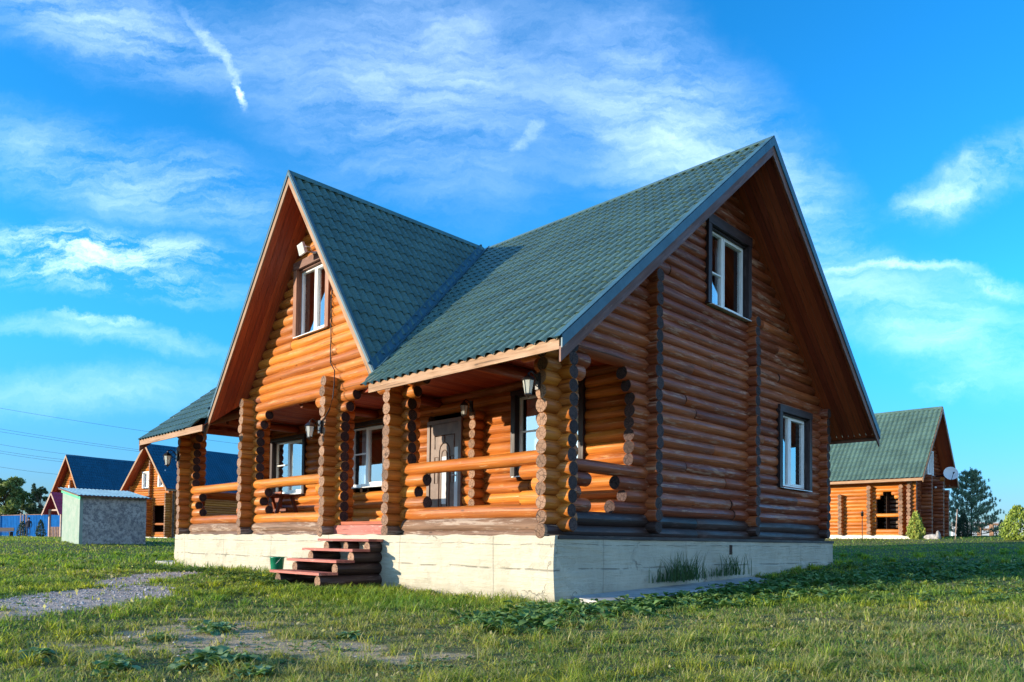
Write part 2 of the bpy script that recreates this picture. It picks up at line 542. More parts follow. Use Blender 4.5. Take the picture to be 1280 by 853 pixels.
def bar(mb, p0, p1, w, h, mat=0, tone=None, up=(0, 0, 1)):
    """rectangular bar between two points, w wide across and h high"""
    p0, p1 = Vector(p0), Vector(p1)
    d = (p1 - p0).normalized()
    s = d.cross(Vector(up)).normalized()
    u = s.cross(d)
    L = (p1 - p0).length
    tone = RND.random() if tone is None else tone
    off = (RND.random() * 90, RND.random() * 90)
    pts = [p0 + d * (L * a) + s * (w * (b - .5)) + u * (h * (c - .5)) for c in (0, 1) for b in (0, 1) for a in (0, 1)]
    gg = [(off[0] + L * a, off[1] + b * w + c * h, 0) for c in (0, 1) for b in (0, 1) for a in (0, 1)]
    for f in [(0, 2, 3, 1), (4, 5, 7, 6), (0, 1, 5, 4), (2, 6, 7, 3), (0, 4, 6, 2), (1, 3, 7, 5)]:
        mb.add([pts[i] for i in f], [(0, 1, 2, 3)], mat, [gg[i] for i in f], tone)

def tube(mb, pts, r, n=8, mat=0, tone=.5, r1=None):
    pts = [Vector(p) for p in pts]
    vs, gs, fs = [], [], []
    L = 0
    for i, p in enumerate(pts):
        d = (pts[min(i + 1, len(pts) - 1)] - pts[max(i - 1, 0)])
        d, x, z = frame(d)
        if i:
            L += (p - pts[i - 1]).length
        q = r if r1 is None else r + (r1 - r) * i / (len(pts) - 1)
        for j in range(n):
            a = 2 * PI * j / n
            vs.append(p + x * math.cos(a) * q + z * math.sin(a) * q)
            gs.append((L, a * q, 0))
    for i in range(len(pts) - 1):
        for j in range(n):
            fs.append((i * n + j, i * n + (j + 1) % n, (i + 1) * n + (j + 1) % n, (i + 1) * n + j))
    fs.append(tuple(range(n))[::-1])
    fs.append(tuple(range((len(pts) - 1) * n, len(pts) * n)))
    mb.add(vs, fs, mat, gs, tone, True)

def lathe(mb, prof, c, n=12, mat=0, tone=.5, smooth=True, axis=(0, 0, 1), ang=0.0):
    d, x, z = frame(axis)
    c = Vector(c)
    vs, fs = [], []
    for r, h in prof:
        for j in range(n):
            a = 2 * PI * j / n + ang
            vs.append(c + d * h + x * math.cos(a) * r + z * math.sin(a) * r)
    for i in range(len(prof) - 1):
        for j in range(n):
            fs.append((i * n + j, (i + 1) * n + j, (i + 1) * n + (j + 1) % n, i * n + (j + 1) % n))
    mb.add(vs, fs, mat, None, tone, smooth)

def tag(o, label, cat, group=None, kind=None):
    if label:
        o['label'] = label
    if cat:
        o['category'] = cat
    if group:
        o['group'] = group
    if kind:
        o['kind'] = kind
    return o
def thing(name, label, cat, loc=(0, 0, 0), rz=0.0, group=None):
    o = bpy.data.objects.new(name, None)
    COL.objects.link(o)
    o.location = loc
    o.rotation_euler = (0, 0, rz)
    return tag(o, label, cat, group)
def copy_tree(o, parent=None):
    c = o.copy()
    COL.objects.link(c)
    if parent is not None:
        c.parent = parent
    for ch in list(o.children):
        copy_tree(ch, c)
    return c

def cut(a, b, holes):
    """interval a..b minus the holes"""
    out = [(a, b)]
    for h0, h1 in holes:
        nx = []
        for q0, q1 in out:
            if h1 <= q0 or h0 >= q1:
                nx.append((q0, q1))
            else:
                if h0 - q0 > .03:
                    nx.append((q0, h0))
                if q1 - h1 > .03:
                    nx.append((h1, q1))
        out = nx
    return out
def log_wall(mb, ax, fixed, z0, n, span, holes=(), r=.115, mats=lambda k: (0, 1), joint=0.0, nn=14, seg=.45):
    """a wall of stacked logs along x or y; span(z) gives its ends; holes are (a0, a1, z0, z1)"""
    r0 = r
    for k in range(n):
        z = z0 + .2 * k
        sp = span(z)
        if sp is None:
            continue
        a, b = sp
        for q0, q1 in cut(a, b, [(h[0], h[1]) for h in holes if h[2] - .06 < z < h[3] + .06]):
            cuts = [q0, q1]
            if joint and q1 - q0 > 2.2 and RND.random() < joint:
                cuts = [q0, RND.uniform(q0 + .7, q1 - .7), q1]
            for i in range(len(cuts) - 1):
                e0, e1 = cuts[i], cuts[i + 1]
                P = (lambda u: (u, fixed, z)) if ax == 'x' else (lambda u: (fixed, u, z))
                sd, en = mats(k)
                g = .0025 if len(cuts) > 2 else 0
                r = r0 * (1 + RND.uniform(-.045, .05))
                log(mb, P(e0 + (g if i else 0)), P(e1 - (g if i == 0 and len(cuts) > 2 else 0)), r, sd, en, nn, seg)

# ------------------------------------------------------------------ terrain
CP = np.array([
    (0, -.3, -.95), (-4, -1.2, -.90), (-9, -.6, -.86), (-13.5, -.5, -.83), (-14, 5, -.70), (.4, 2.5, -.87), (.5, 5, -.76),
    (.5, 9.8, -.56), (3, -4.4, -1.0), (0, -6.5, -.97), (6, -2, -.95), (6.9, -7.8, -1.05), (-5, -5, -.87), (-3, -3.5, -.92),
    (10, -12, -1.05), (-15, -6, -.72), (-26, 1, -.42), (-29, 5, -.27), (-20, 4, -.58), (-45, 8, -.22), (-60, 14, -.14), (-80, 10, -.16),
    (-80, -12, -.25), (-5, 22, -.20), (2, 22, -.22), (8, 15, -.42), (-5, 30, .10), (-9, 32, .26), (-2, 40, .40), (-5, 50, .62),
    (3, 42, .42), (-25, 45, .12), (12, 5, -.72), (10, 30, .15), (3, 5, -.72), (20, -20, -1.0), (-40, -30, -.5), (30, 20, -.3),
    (-7, 5, -.8), (-4, 14, -.35), (-70, 60, .3), (10, 90, 1.1), (-30, 100, 1.2), (-120, 30, .1)], float)
_d = np.sqrt(((CP[:, None, :2] - CP[None, :, :2]) ** 2).sum(-1))
_A = np.zeros((len(CP) + 1, len(CP) + 1))
_A[:-1, :-1] = _d
_A[-1, :-1] = _A[:-1, -1] = 1
_w = np.linalg.solve(_A + np.diag([-.3] * len(CP) + [0]), np.append(CP[:, 2], 0))
PH = np.random.RandomState(3).uniform(0, 6.28, (24, 2))
def bumps(x, y):
    h = 0
    for i in range(12):
        a = PH[i, 0]
        fq = .35 * 1.45 ** i
        if fq > 6:
            break
        h = h + math.pow(.62, i) * np.sin((x * math.cos(a) + y * math.sin(a)) * fq + PH[i, 1])
    return h
def zt(x, y):
    x = np.atleast_1d(np.asarray(x, float))
    y = np.atleast_1d(np.asarray(y, float))
    sh = x.shape
    x, y = x.ravel(), y.ravel()
    d = np.sqrt((x[:, None] - CP[None, :, 0]) ** 2 + (y[:, None] - CP[None, :, 1]) ** 2)
    z = d @ _w[:-1] + _w[-1]
    r = np.hypot(x + 5, y - 10)
    k = np.clip((r - 110) / 120, 0, 1)
    z = np.clip(z, -2, 1.6) * (1 - k) + .9 * k
    return (z + .028 * bumps(x, y) * np.clip(r / 8, .4, 1.6)).reshape(sh)
def z1(x, y):
    return float(zt(x, y)[0])
def vnoise(x, y, seed=0):
    """smooth value noise, numpy"""
    xi, yi = np.floor(x).astype(int), np.floor(y).astype(int)
    fx, fy = x - xi, y - yi
    fx, fy = fx * fx * (3 - 2 * fx), fy * fy * (3 - 2 * fy)
    def hsh(a, b):
        q = (a * 374761393 + b * 668265263 + seed * 974711) & 0x7fffffff
        q = ((q ^ (q >> 13)) * 1274126177) & 0x7fffffff
        return (q & 0xffff) / 65535.0
    return ((hsh(xi, yi) * (1 - fx) + hsh(xi + 1, yi) * fx) * (1 - fy) + (hsh(xi, yi + 1) * (1 - fx) + hsh(xi + 1, yi + 1) * fx) * fy)
def fbm(x, y, seed=0, o=4):
    return sum(vnoise(x * 2 ** i, y * 2 ** i, seed + i) * .5 ** i for i in range(o)) / sum(.5 ** i for i in range(o))
def blob(x, y, cx, cy, rx, ry, ang=0):
    c, s = math.cos(ang), math.sin(ang)
    u, v = (x - cx) * c + (y - cy) * s, -(x - cx) * s + (y - cy) * c
    return np.clip(1.35 - np.sqrt((u / rx) ** 2 + (v / ry) ** 2), 0, 1)
A_T = math.radians(140)
def masks(x, y):
    n = fbm(x * 1.1, y * 1.1, 5)
    n2 = fbm(x * 2.6, y * 2.6, 9)
    grav = np.maximum(blob(x, y, -3.9, -4.75, 2.5, 1.0, A_T), blob(x, y, -7.5, -2.6, 2.6, .55, A_T)) + (n - .5) * .9
    grav = np.clip((grav - .35) * 2.2, 0, 1)
    dirt = np.maximum.reduce([blob(x, y, -.1, -5.0, 1.7, 1.15, A_T), blob(x, y, 1.4, -4.55, 1.5, .75, .3), .75 * blob(x, y, -2.6, -5.8, 1.9, .7, A_T)]) + (n2 - .5) * 1.5
    dirt = np.clip((dirt - .38) * 1.35, 0, 1)
    dry = np.clip((blob(x, y, 4.2, -1.6, 3.8, 2.8, .9) * .7 + .8 * blob(x, y, .9, -4.7, 3.2, 1.7, A_T) + (fbm(x * .5, y * .5, 21) - .38) * 1.1), 0, 1)
    lush = np.clip(.9 * blob(x, y, -2.2, -1.3, 2.6, .9, .1) + .8 * blob(x, y, -15.5, .2, 2.2, 1.1, .2) + (fbm(x * .6, y * .6, 33) - .5) * .9, 0, 1)
    return grav, dirt, dry, lush

def axis_pts(lo, hi, fine0, fine1, step, grow):
    a = list(np.arange(fine0, fine1 + 1e-6, step))
    s, v = step, fine1
    while v < hi:
        s *= grow
        v += s
        a.append(v)
    s, v = step, fine0
    while v > lo:
        s *= grow
        v -= s
        a.insert(0, v)
    return np.array(a)
GX = axis_pts(-1500, 1500, -16, 10, .2, 1.12)
GY = axis_pts(-1500, 1500, -9, 14, .2, 1.12)
XX, YY = np.meshgrid(GX, GY, indexing='ij')
ZZ = zt(XX, YY)
me = bpy.data.meshes.new('ground')
nx, ny = XX.shape
idx = np.arange(nx * ny).reshape(nx, ny)
F = np.stack([idx[:-1, :-1], idx[1:, :-1], idx[1:, 1:], idx[:-1, 1:]], -1).reshape(-1, 4)
me.from_pydata(np.stack([XX, YY, ZZ], -1).reshape(-1, 3).tolist(), [], F.tolist())
gr_, di_, dr_, lu_ = masks(XX.ravel(), YY.ravel())
for nm, a in (('gravel', gr_), ('dirt', di_), ('dry', dr_)):
    at = me.attributes.new(nm, 'FLOAT', 'POINT')
    at.data.foreach_set('value', a)
me.polygons.foreach_set('use_smooth', [True] * len(me.polygons))
m, t = newmat('ground_soil')
o = t.obj()
n1 = t.noise(o, .9, 6, .65)
n2 = t.noise(o, 7, 6, .7)
n3 = t.noise(o, 60, 4, .7)
c = t.mix(t.ramp(n2, .3, .7), (.055, .085, .022), (.11, .14, .04))
c = t.mix(t.math('MULTIPLY', t.ramp(n1, .4, .65), .6), c, (.12, .125, .045))
c = t.mix(t.math('MULTIPLY', t.attr('dry'), t.ramp(n3, .35, .65)), c, (.24, .20, .10))
soil = t.mix(t.ramp(n3, .3, .7), (.34, .25, .15), (.60, .47, .30))
c = t.mix(t.ramp(t.math('ADD', t.attr('dirt'), t.math('MULTIPLY', t.math('SUBTRACT', n2, .5), .6)), .3, .7), c, soil)
vo = t.voro(o, 42, out='Color')
bw = t.n('RGBToBW')
t.put(bw.inputs[0], vo)
grv = t.mix(bw.outputs[0], (.28, .23, .195), (.62, .54, .47))
c = t.mix(t.ramp(t.math('ADD', t.attr('gravel'), t.math('MULTIPLY', t.math('SUBTRACT', n2, .5), .5)), .35, .6), c, grv)
t.out(t.pri(c, .95, t.bump(t.math('ADD', n3, t.math('MULTIPLY', n2, 1.5)), .8, .03), .15))
me.materials.append(m)
ground = bpy.data.objects.new('ground', me)
COL.objects.link(ground)
tag(ground, None, None, None, 'structure')

# ------------------------------------------------------------------ roof helpers
def prism(mb, poly, ext, mat=0, tone=None, g0=None):
    """flat polygon pushed along ext; grain follows the first edge"""
    poly = [Vector(p) for p in poly]
    ext = Vector(ext)
    n = len(poly)
    e = (poly[1] - poly[0]).normalized()
    f = ext.normalized()
    w = e.cross(f)
    off = RND.random() * 80
    tone = RND.random() if tone is None else tone
    P = poly + [p + ext for p in poly]
    G = [(p.dot(e) + off, p.dot(w) + p.dot(f) + off, 0) for p in P]
    nrm = sum(((poly[i] - poly[0]).cross(poly[i + 1] - poly[0]) for i in range(1, n - 1)), Vector())
    fl = nrm.dot(ext) > 0
    faces = [tuple(range(n)), tuple(range(2 * n - 1, n - 1, -1))]
    faces += [(i, i + n, (i + 1) % n + n, (i + 1) % n) for i in range(n)]
    if fl:
        faces = [q[::-1] for q in faces]
    for q in faces:
        mb.add([P[i] for i in q], [tuple(range(len(q)))], mat, [G[i] for i in q], tone)
def bisect(o, co, no):
    bm = bmesh.new()
    bm.from_mesh(o.data)
    bmesh.ops.bisect_plane(bm, geom=bm.verts[:] + bm.edges[:] + bm.faces[:], plane_co=co, plane_no=no, clear_outer=True)
    bm.to_mesh(o.data)
    bm.free()
def metal_slope(P0, A, La, D, Ls, per=.19, row=.35, amp=.027, stp=.018, sub=8):
    """metal tile sheet: waves across, a drop at every row; P0 top corner, A across, D down the slope"""
    P0, A, D = Vector(P0), Vector(A).normalized(), Vector(D).normalized()
    N = A.cross(D)
    if N.z < 0:
        N = -N
    na = max(2, int(La / per * sub))
    aa = np.linspace(0, La, na + 1)
    bb, hh = [], []
    b = Ls
    rows = []
    while b > 0:
        rows.append(b)
        b -= row
    for q in rows[::-1]:
        p = max(0, q - row)
        bb += [p - .012 if p > .02 else p, q]
        hh += [stp * (1 - (q - p) / row), stp]
    bb, hh = np.array(bb), np.array(hh)
    ph = 2 * PI * aa / per
    wv = amp * (1 - 2 * ((1 - np.cos(ph)) / 2) ** 1.7)
    sc = .5 + .5 * np.cos(ph)
    V = (np.array(P0)[None, None] + aa[:, None, None] * np.array(A) + (bb[None, :, None] + (sc * 0)[:, None, None]) * np.array(D)
         + (wv[:, None] + hh[None, :])[..., None] * np.array(N))
    nb = len(bb)
    ii = np.arange((na + 1) * nb).reshape(na + 1, nb)
    Fq = np.stack([ii[:-1, :-1], ii[1:, :-1], ii[1:, 1:], ii[:-1, 1:]], -1).reshape(-1, 4)
    nrm = (Vector(V[1, 0]) - Vector(V[0, 0])).cross(Vector(V[0, 1]) - Vector(V[0, 0]))
    if nrm.z < 0:
        Fq = Fq[:, ::-1]
    mb = MB()
    mb.add(V.reshape(-1, 3), Fq.tolist(), 0, None, .5, False)
    return mb
def planks(mb, P0, A, La, D, Ls, w=.135, gap=.005, mat=0):
    P0, A, D = Vector(P0), Vector(A).normalized(), Vector(D).normalized()
    a = 0
    while a < La - .01:
        e = min(a + w - gap, La)
        o1, o2 = RND.random() * 90, RND.random() * 90
        v = [P0 + A * a, P0 + A * e, P0 + A * e + D * Ls, P0 + A * a + D * Ls]
        g = [(o1, o2, 0), (o1, o2 + e - a, 0), (o1 + Ls, o2 + e - a, 0), (o1 + Ls, o2, 0)]
        mb.add(v, [(0, 1, 2, 3)], mat, g, RND.random())
        a += w
    return mb

# ------------------------------------------------------------------ window, lantern
WIN_T = [0]
def window(parent, O, a, n, Wd, Hd, casing='plank_black', left=.42, trans=.55, trim=.11, wall=.115, curtain=(('curtain_white', .05, .45),), sillmat='sill_metal', top_trim=None, recess=-.03):
    O, a, n = Vector(O), Vector(a).normalized(), Vector(n).normalized()
    up = Vector((0, 0, 1))
    P = lambda u, v, w: O + a * u + up * v + n * w
    def bx(mb, u0, u1, v0, v1, w0, w1, mat=0):
        pts = [P(u, v, w) for w in (w0, w1) for v in (v0, v1) for u in (u0, u1)]
        F_ = [(0, 2, 3, 1), (4, 5, 7, 6), (0, 1, 5, 4), (2, 6, 7, 3), (0, 4, 6, 2), (1, 3, 7, 5)]
        if a.cross(up).dot(n) < 0:
            F_ = [q[::-1] for q in F_]
        vert = (v1 - v0) > (u1 - u0)
        o1, tn = RND.random() * 80, RND.random()
        loc = [(u, v, w) for w in (w0, w1) for v in (v0, v1) for u in (u0, u1)]
        gg = [((v if vert else u) + o1, (u if vert else v) + w + o1, 0) for u, v, w in loc]
        for q in F_:
            mb.add([pts[i] for i in q], [(0, 1, 2, 3)], mat, [gg[i] for i in q], tn)
    f = MB()
    fw, d0, d1 = .055, -recess - .06, -recess
    bx(f, 0, fw, 0, Hd, d0, d1); bx(f, Wd - fw, Wd, 0, Hd, d0, d1)
    bx(f, fw, Wd - fw, 0, fw, d0, d1); bx(f, fw, Wd - fw, Hd - fw, Hd, d0, d1)
    um = Wd * left
    bx(f, um - .04, um + .04, fw, Hd - fw, d0, d1 + .004)
    # opening sash of the wider side
    s0, s1 = um + .04, Wd - fw
    bx(f, s0, s0 + .035, fw, Hd - fw, d0 + .01, d1 + .012); bx(f, s1 - .035, s1, fw, Hd - fw, d0 + .01, d1 + .012)
    bx(f, s0 + .035, s1 - .035, fw, fw + .035, d0 + .01, d1 + .012); bx(f, s0 + .035, s1 - .035, Hd - fw - .035, Hd - fw, d0 + .01, d1 + .012)
    if trans:
        bx(f, fw, um - .04, Hd * trans - .014, Hd * trans + .014, d0 + .01, d1 - .004)
    fo = f.build('window', 'pvc', parent)
    p = MB()
    p.add([P(u, v, d0 + .025) for u, v in ((fw - .01, fw - .01), (Wd - fw + .01, fw - .01), (Wd - fw + .01, Hd - fw + .01), (fw - .01, Hd - fw + .01))], [(0, 1, 2, 3)] if a.cross(up).dot(n) > 0 else [(3, 2, 1, 0)])
    p.build('pane', 'pane', fo)
    c = MB()
    o0, o1 = wall - .03, wall + .045
    tt = top_trim or trim
    bx(c, -trim, .012, -.03, Hd + .012, o0, o1); bx(c, Wd - .012, Wd + trim, -.03, Hd + .012, o0, o1)
    bx(c, -trim - .01, Wd + trim + .01, Hd + .0125, Hd + tt, o0 - .002, o1 + .008)
    # reveal boards between the wall face and the frame
    bx(c, .002, .018, .0, Hd - .002, d1 + .001, o0 + .01); bx(c, Wd - .018, Wd - .002, .0, Hd - .002, d1 + .001, o0 + .01)
    bx(c, .0185, Wd - .0185, Hd - .02, Hd - .003, d1 + .001, o0 + .01)
    c.build('casing', casing, fo)
    s = MB()
    pts = [P(u, v, w) for u in (-.03, Wd + .03) for (v, w) in ((.0, d1 - .01), (-.035, wall + .085), (-.05, wall + .085), (-.02, d1 - .01))]
    F_ = [(0, 1, 2, 3), (7, 6, 5, 4), (0, 4, 5, 1), (1, 5, 6, 2), (2, 6, 7, 3), (3, 7, 4, 0)]
    s.add(pts, F_)
    s.build('sill', sillmat, fo)
    for mat, u0, u1 in curtain:
        k = MB()
        nn = 26
        vs = []
        for i in range(nn + 1):
            u = (u0 + (u1 - u0) * i / nn) * Wd
            dd = -.20 - .022 * math.sin(i * 1.6 + u0 * 9) - .01 * math.sin(i * .7)
            vs += [P(u, -.02, dd), P(u, Hd + .02, dd)]
        k.add(vs, [(2 * i, 2 * i + 2, 2 * i + 3, 2 * i + 1) for i in range(nn)], 0, None, .5, True)
        k.build('curtain', mat, fo)
    return fo

def lantern(parent, P, n, s=1.0, hang=True):
    """iron wall bracket with a six sided frosted glass lamp"""
    P, n = Vector(P), Vector(n).normalized()
    up = Vector((0, 0, 1))
    side = n.cross(up)
    b = MB()
    box_pts = [P + side * u * s + up * v * s + n * w * s for w in (-.015, .02) for v in (-.10, .12) for u in (-.04, .04)]
    b.add(box_pts, [(0, 2, 3, 1), (4, 5, 7, 6), (0, 1, 5, 4), (2, 6, 7, 3), (0, 4, 6, 2), (1, 3, 7, 5)])
    arm = [P + n * .02 * s + up * .02 * s, P + n * .08 * s + up * .10 * s, P + n * .15 * s + up * .13 * s, P + n * .20 * s + up * .09 * s, P + n * .20 * s + up * .05 * s]
    tube(b, arm, .011 * s, 6)
    tube(b, [P + n * .02 * s - up * .06 * s, P + n * .10 * s - up * .03 * s, P + n * .13 * s + up * .05 * s, P + n * .08 * s + up * .08 * s], .008 * s, 6)
    root = b.build('wall_lantern', 'iron', parent)
    C_ = P + n * .20 * s
    c = MB()
    lathe(c, [(.001, .10 * s), (.012 * s, .095 * s), (.016 * s, .075 * s), (.03 * s, .065 * s), (.075 * s, .03 * s), (.098 * s, .0), (.085 * s, -.008 * s), (.001, -.006 * s)], C_, 6, 0, .5, False)
    for j in range(6):
        a = 2 * PI * j / 6
        _, x, z = frame((0, 0, 1))
        d = x * math.cos(a) + z * math.sin(a)
        tube(c, [C_ + d * .082 * s - up * .006 * s, C_ + d * .05 * s - up * .19 * s], .005 * s, 4)
    lathe(c, [(.054 * s, -.185 * s), (.056 * s, -.20 * s), (.03 * s, -.215 * s), (.012 * s, -.23 * s), (.001, -.245 * s)], C_, 6, 0, .5, False)
    c.build('lamp_cap', 'iron', root)
    g = MB()
    lathe(g, [(.078 * s, -.008 * s), (.047 * s, -.188 * s)], C_, 6, 0, .5, False)
    g.build('lamp_glass', 'lamp_glass', root)
    return root

# ------------------------------------------------------------------ the log house
ZR, YR, ZE = 7.36, 5.048, 2.50
YE, YB, ZB = -.80, 10.56, 2.54
S_F = (ZR - ZE) / (YR - YE)
S_B = (ZR - ZB) / (YB - YR)
XC, ZC, M_R, M_L = -6.963, 7.40, 1.47, 1.275
YV = -.42
X0, X1 = -13.92, .795
AX, AY = -.28, .38                 # axes of the right wall and of the porch front
YF, YM, YK = 2.59, 6.09, 9.60      # front wall, cross wall, back wall
XL = -13.30                        # left end
house = thing('log_house', 'large varnished log house with green tiled roof, cross gable and porch, on a cream plinth', 'house', (0, 0, 0))

# plinth
mb = MB()
box(mb, (-13.5, 0.0, -1.6), (0, .30, 0.0)); box(mb, (-.30, .3005, -1.6), (-.002, 9.83, -.045)); box(mb, (-13.5, .3005, -1.6), (-13.2, 9.83, -.0))
box(mb, (-13.2, 9.53, -1.6), (-.3005, 9.8295, -.01))
pl = mb.build('plinth', 'plinth', house)
# break the plain edges a little
bm = bmesh.new()
bm.from_mesh(pl.data)
bmesh.ops.remove_doubles(bm, verts=bm.verts, dist=.0001)
from mathutils import noise as mnoise
for _ in range(7):
    es = [e for e in bm.edges if e.calc_length() > .14]
    if es:
        bmesh.ops.subdivide_edges(bm, edges=es, cuts=1, use_grid_fill=True)
for v in bm.verts:
    k = math.sin(v.co.x * 2.1 + v.co.z * 3) * .008 + math.sin(v.co.y * 1.7 + v.co.z * 4.3) * .008
    v.co.y += k if v.co.y < 5 else 0
    v.co.x += k * .8
    q = v.co.copy()
    n1_ = mnoise.fractal(q * 1.6, 1.0, 2.0, 4)
    n2_ = mnoise.noise(q * 7)
    led = .016 if q.z < -.50 + .05 * mnoise.noise(Vector((q.x * 1.3, q.y * 1.3, 3))) else 0
    dd = .012 * n1_ + .005 * n2_ + led
    if q.y < .1:
        v.co.y -= dd
    if q.x > -.1:
        v.co.x += dd
    if v.co.z > -.1:
        v.co.z += .009 * math.sin(v.co.x * 5.3) + .006 * math.sin(v.co.y * 6.1 + v.co.x * 11)
bm.to_mesh(pl.data)
bm.free()
mb = MB()
for y0, y1 in ((.06, 2.4), (2.403, 5.2), (5.203, 9.86)):
    box(mb, (-.26, y0, -.05 + .004 * RND.random()), (.012 + .01 * RND.random(), y1, .006))
mb.build('base_board', 'black_log', house)

mb = MB()
box(mb, (-.02, 4.93, -.29), (.012, 5.03, -.11))
mb.build('vent', 'interior', house)
# ---- log walls
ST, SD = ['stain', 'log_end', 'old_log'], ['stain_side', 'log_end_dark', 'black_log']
RU = .19                                       # roof build-up under the tiles
def span_right(z):
    yf = YR - (ZR - RU - z) / S_F
    yb = YR + (ZR - RU - z) / S_B
    if z > ZR - RU - .12:
        return None
    a, b = max(.02, yf), min(9.84, yb)
    if z < 2.8:
        a = 2.12
    return (a, b) if b - a > .1 else None
RW = [(4.47, 5.93, 4.40, 5.86), (7.45, 8.84, 1.16, 2.74)]
mb = MB()
for k in range(2):                             # two full bottom courses
    log(mb, (AX, .02, .07 + .2 * k), (AX, 4.1, .07 + .2 * k), .115, 2, 1, 16)
    log(mb, (AX, 4.104, .07 + .2 * k), (AX, 9.84, .07 + .2 * k), .115, 2, 1, 16)
ext = {2: 1.62, 3: 1.93, 4: 1.74, 12: 2.03, 13: 1.92}
def span_r2(z):
    k = round((z - .07) / .2)
    sp = span_right(z)
    if sp and k in ext:
        return (ext[k], sp[1])
    return sp
log_wall(mb, 'y', AX, .07 + .4, 34, span_r2, RW, .115, lambda k: (0, 1), .75, 16)
for k, e in ((2, 1.02), (3, .80), (4, 1.03), (12, .86), (13, .98)):
    log(mb, (AX, .6, .07 + .2 * k), (AX, e, .07 + .2 * k), .112, 0, 1, 16)
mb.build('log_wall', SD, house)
mb = MB()
log(mb, (AX, .30, 1.07), (AX, 2.4, 1.07), .103, 0, 1, 16)
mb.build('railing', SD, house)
# log ends that cross the right wall
for yy, top in ((YM, 22), (YK, 15)):
    mb = MB()
    for k in range(top):
        log(mb, (-.62, yy, .17 + .2 * k), (0 + RND.uniform(-.012, .012), yy, .17 + .2 * k), .112, 2 if k < 1 else 0, 1, 16, caps=(0, 1))
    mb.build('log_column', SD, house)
mb = MB()
for k in range(22):                            # crossing of the porch wall, with its arm into the porch
    log(mb, (-.62, YF, .17 + .2 * k), (0 + RND.uniform(-.012, .012), YF, .17 + .2 * k), .112, 2 if k < 1 else 0, 1, 16, caps=(0, 1))
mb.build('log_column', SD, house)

# porch wall with door and windows
FW = [(-5.94, -4.80, .2, 2.52), (-3.22, -1.60, 1.20, 2.74), (-9.03, -7.55, 1.22, 2.68), (-12.95, -11.25, 1.18, 2.66)]
mb = MB()
log_wall(mb, 'x', YF, .17, 16, lambda z: (-13.6, -.60), FW, .115, lambda k: (2 if k < 0 else 0, 1), .4)
mb.build('log_wall', ST, house)
for xx in (-4.22, -9.8):
    mb = MB()
    for k in range(13):
        log(mb, (xx, YF - .36, .07 + .2 * k), (xx, YF, .07 + .2 * k), .105, 0, 1)
    mb.build('log_column', ST, house)
# back wall, left wall
mb = MB()
log_wall(mb, 'x', YK, .17, 15, lambda z: (-13.55, -.5), (), .115, lambda k: (0, 1), 0, 8, 1.5)
mb.build('log_wall', ST, house)
def span_left(z):
    yf = YR - (ZR - RU - z) / S_F
    yb = YR + (ZR - RU - z) / S_B
    if z > ZR - RU - .12:
        return None
    return (max(0, yf) if z > 2.8 else 2.25, min(9.84, yb))
mb = MB()
log_wall(mb, 'y', XL, .07, 36, span_left, (), .115, lambda k: (0, 1), 0, 8, 1.5)
mb.build('log_wall', SD, house)
# cross gable wall over the porch
GW = (-7.74, -6.55, 4.30, 5.74)
def span_gab(z):
    top = ZC - .20 - z
    if top < .12:
        return None
    return (max(-10.4, XC - top / M_L), min(-3.9, XC + top / M_R))
mb = MB()
log_wall(mb, 'x', AY, .17 + 2.8, 22, span_gab, [GW], .115, lambda k: (0, 1), .35, 18)
mb.build('log_wall', ST, house)
# porch beam over the right and left bays
for e0, e1 in ((-4.4, 0), (-13.7, -9.4)):
    mb = MB()
    for k in (14, 15):
        log(mb, (e0, AY, .17 + .2 * k), (e1, AY, .17 + .2 * k), .112, 0, 1)
    mb.build('porch_beam', ['stain_dark', 'log_end', 'stain'], house)
for x in (-2.3, -5.6, -7.9, -11.6):            # ceiling joists
    mb = MB()
    log(mb, (x, .5, 2.90), (x, 2.5, 2.90), .10, 0, 0)
    mb.build('ceiling_joist', ['stain_dark', 'log_end', 'stain'], house)

# ---- porch columns: crossed log stubs
def column(x, ky, left, right, corbel_l, corbel_r, rail_l, rail_r, endm=1, kx=12, mats=ST):
    mb = MB()
    for k in range(ky):
        log(mb, (x, 0 + RND.uniform(-.02, .02), .07 + .2 * k), (x, .70, .07 + .2 * k), .113, 2 if k < 1 else 0, 1, 16)
    for k in range(-1, kx):
        z = .17 + .2 * k
        a, b = x - left, x + right
        if k < 0:
            continue
        if k in (2, 4):
            a -= .46 if rail_l else 0
            b += .46 if rail_r else 0
        if k == 3:
            a -= .22 if rail_l else 0
            b += .22 if rail_r else 0
        log(mb, (a, AY, z), (b + RND.uniform(-.01, .01), AY, z), .113, 0, endm, 16)
    log(mb, (x - (.42 if corbel_l else left), AY, .17 + 2.4), (x + (.42 if corbel_r else right), AY, .17 + 2.4), .112, 0, endm, 16)
    log(mb, (x - (.72 if corbel_l else left), AY, .17 + 2.6), (x + (.66 if corbel_r else right), AY, .17 + 2.6), .112, 0, endm, 16)
    return mb.build('log_column', mats, house)
C_MATS = ['stain', 'log_end', 'old_log', 'log_end_dark']
column(-13.40, 14, .24, .26, 0, 1, 0, 1, 3, mats=C_MATS)
column(-9.80, 16, .24, .26, 1, 1, 1, 1, 3, mats=C_MATS)
column(-6.21, 16, .24, .26, 1, 1, 1, 0, 3, mats=C_MATS)
column(-4.04, 14, .24, .26, 1, 1, 0, 1, 3, mats=C_MATS)
column(-.28, 14, .24, .28, 1, 0, 1, 0, 3, mats=C_MATS)

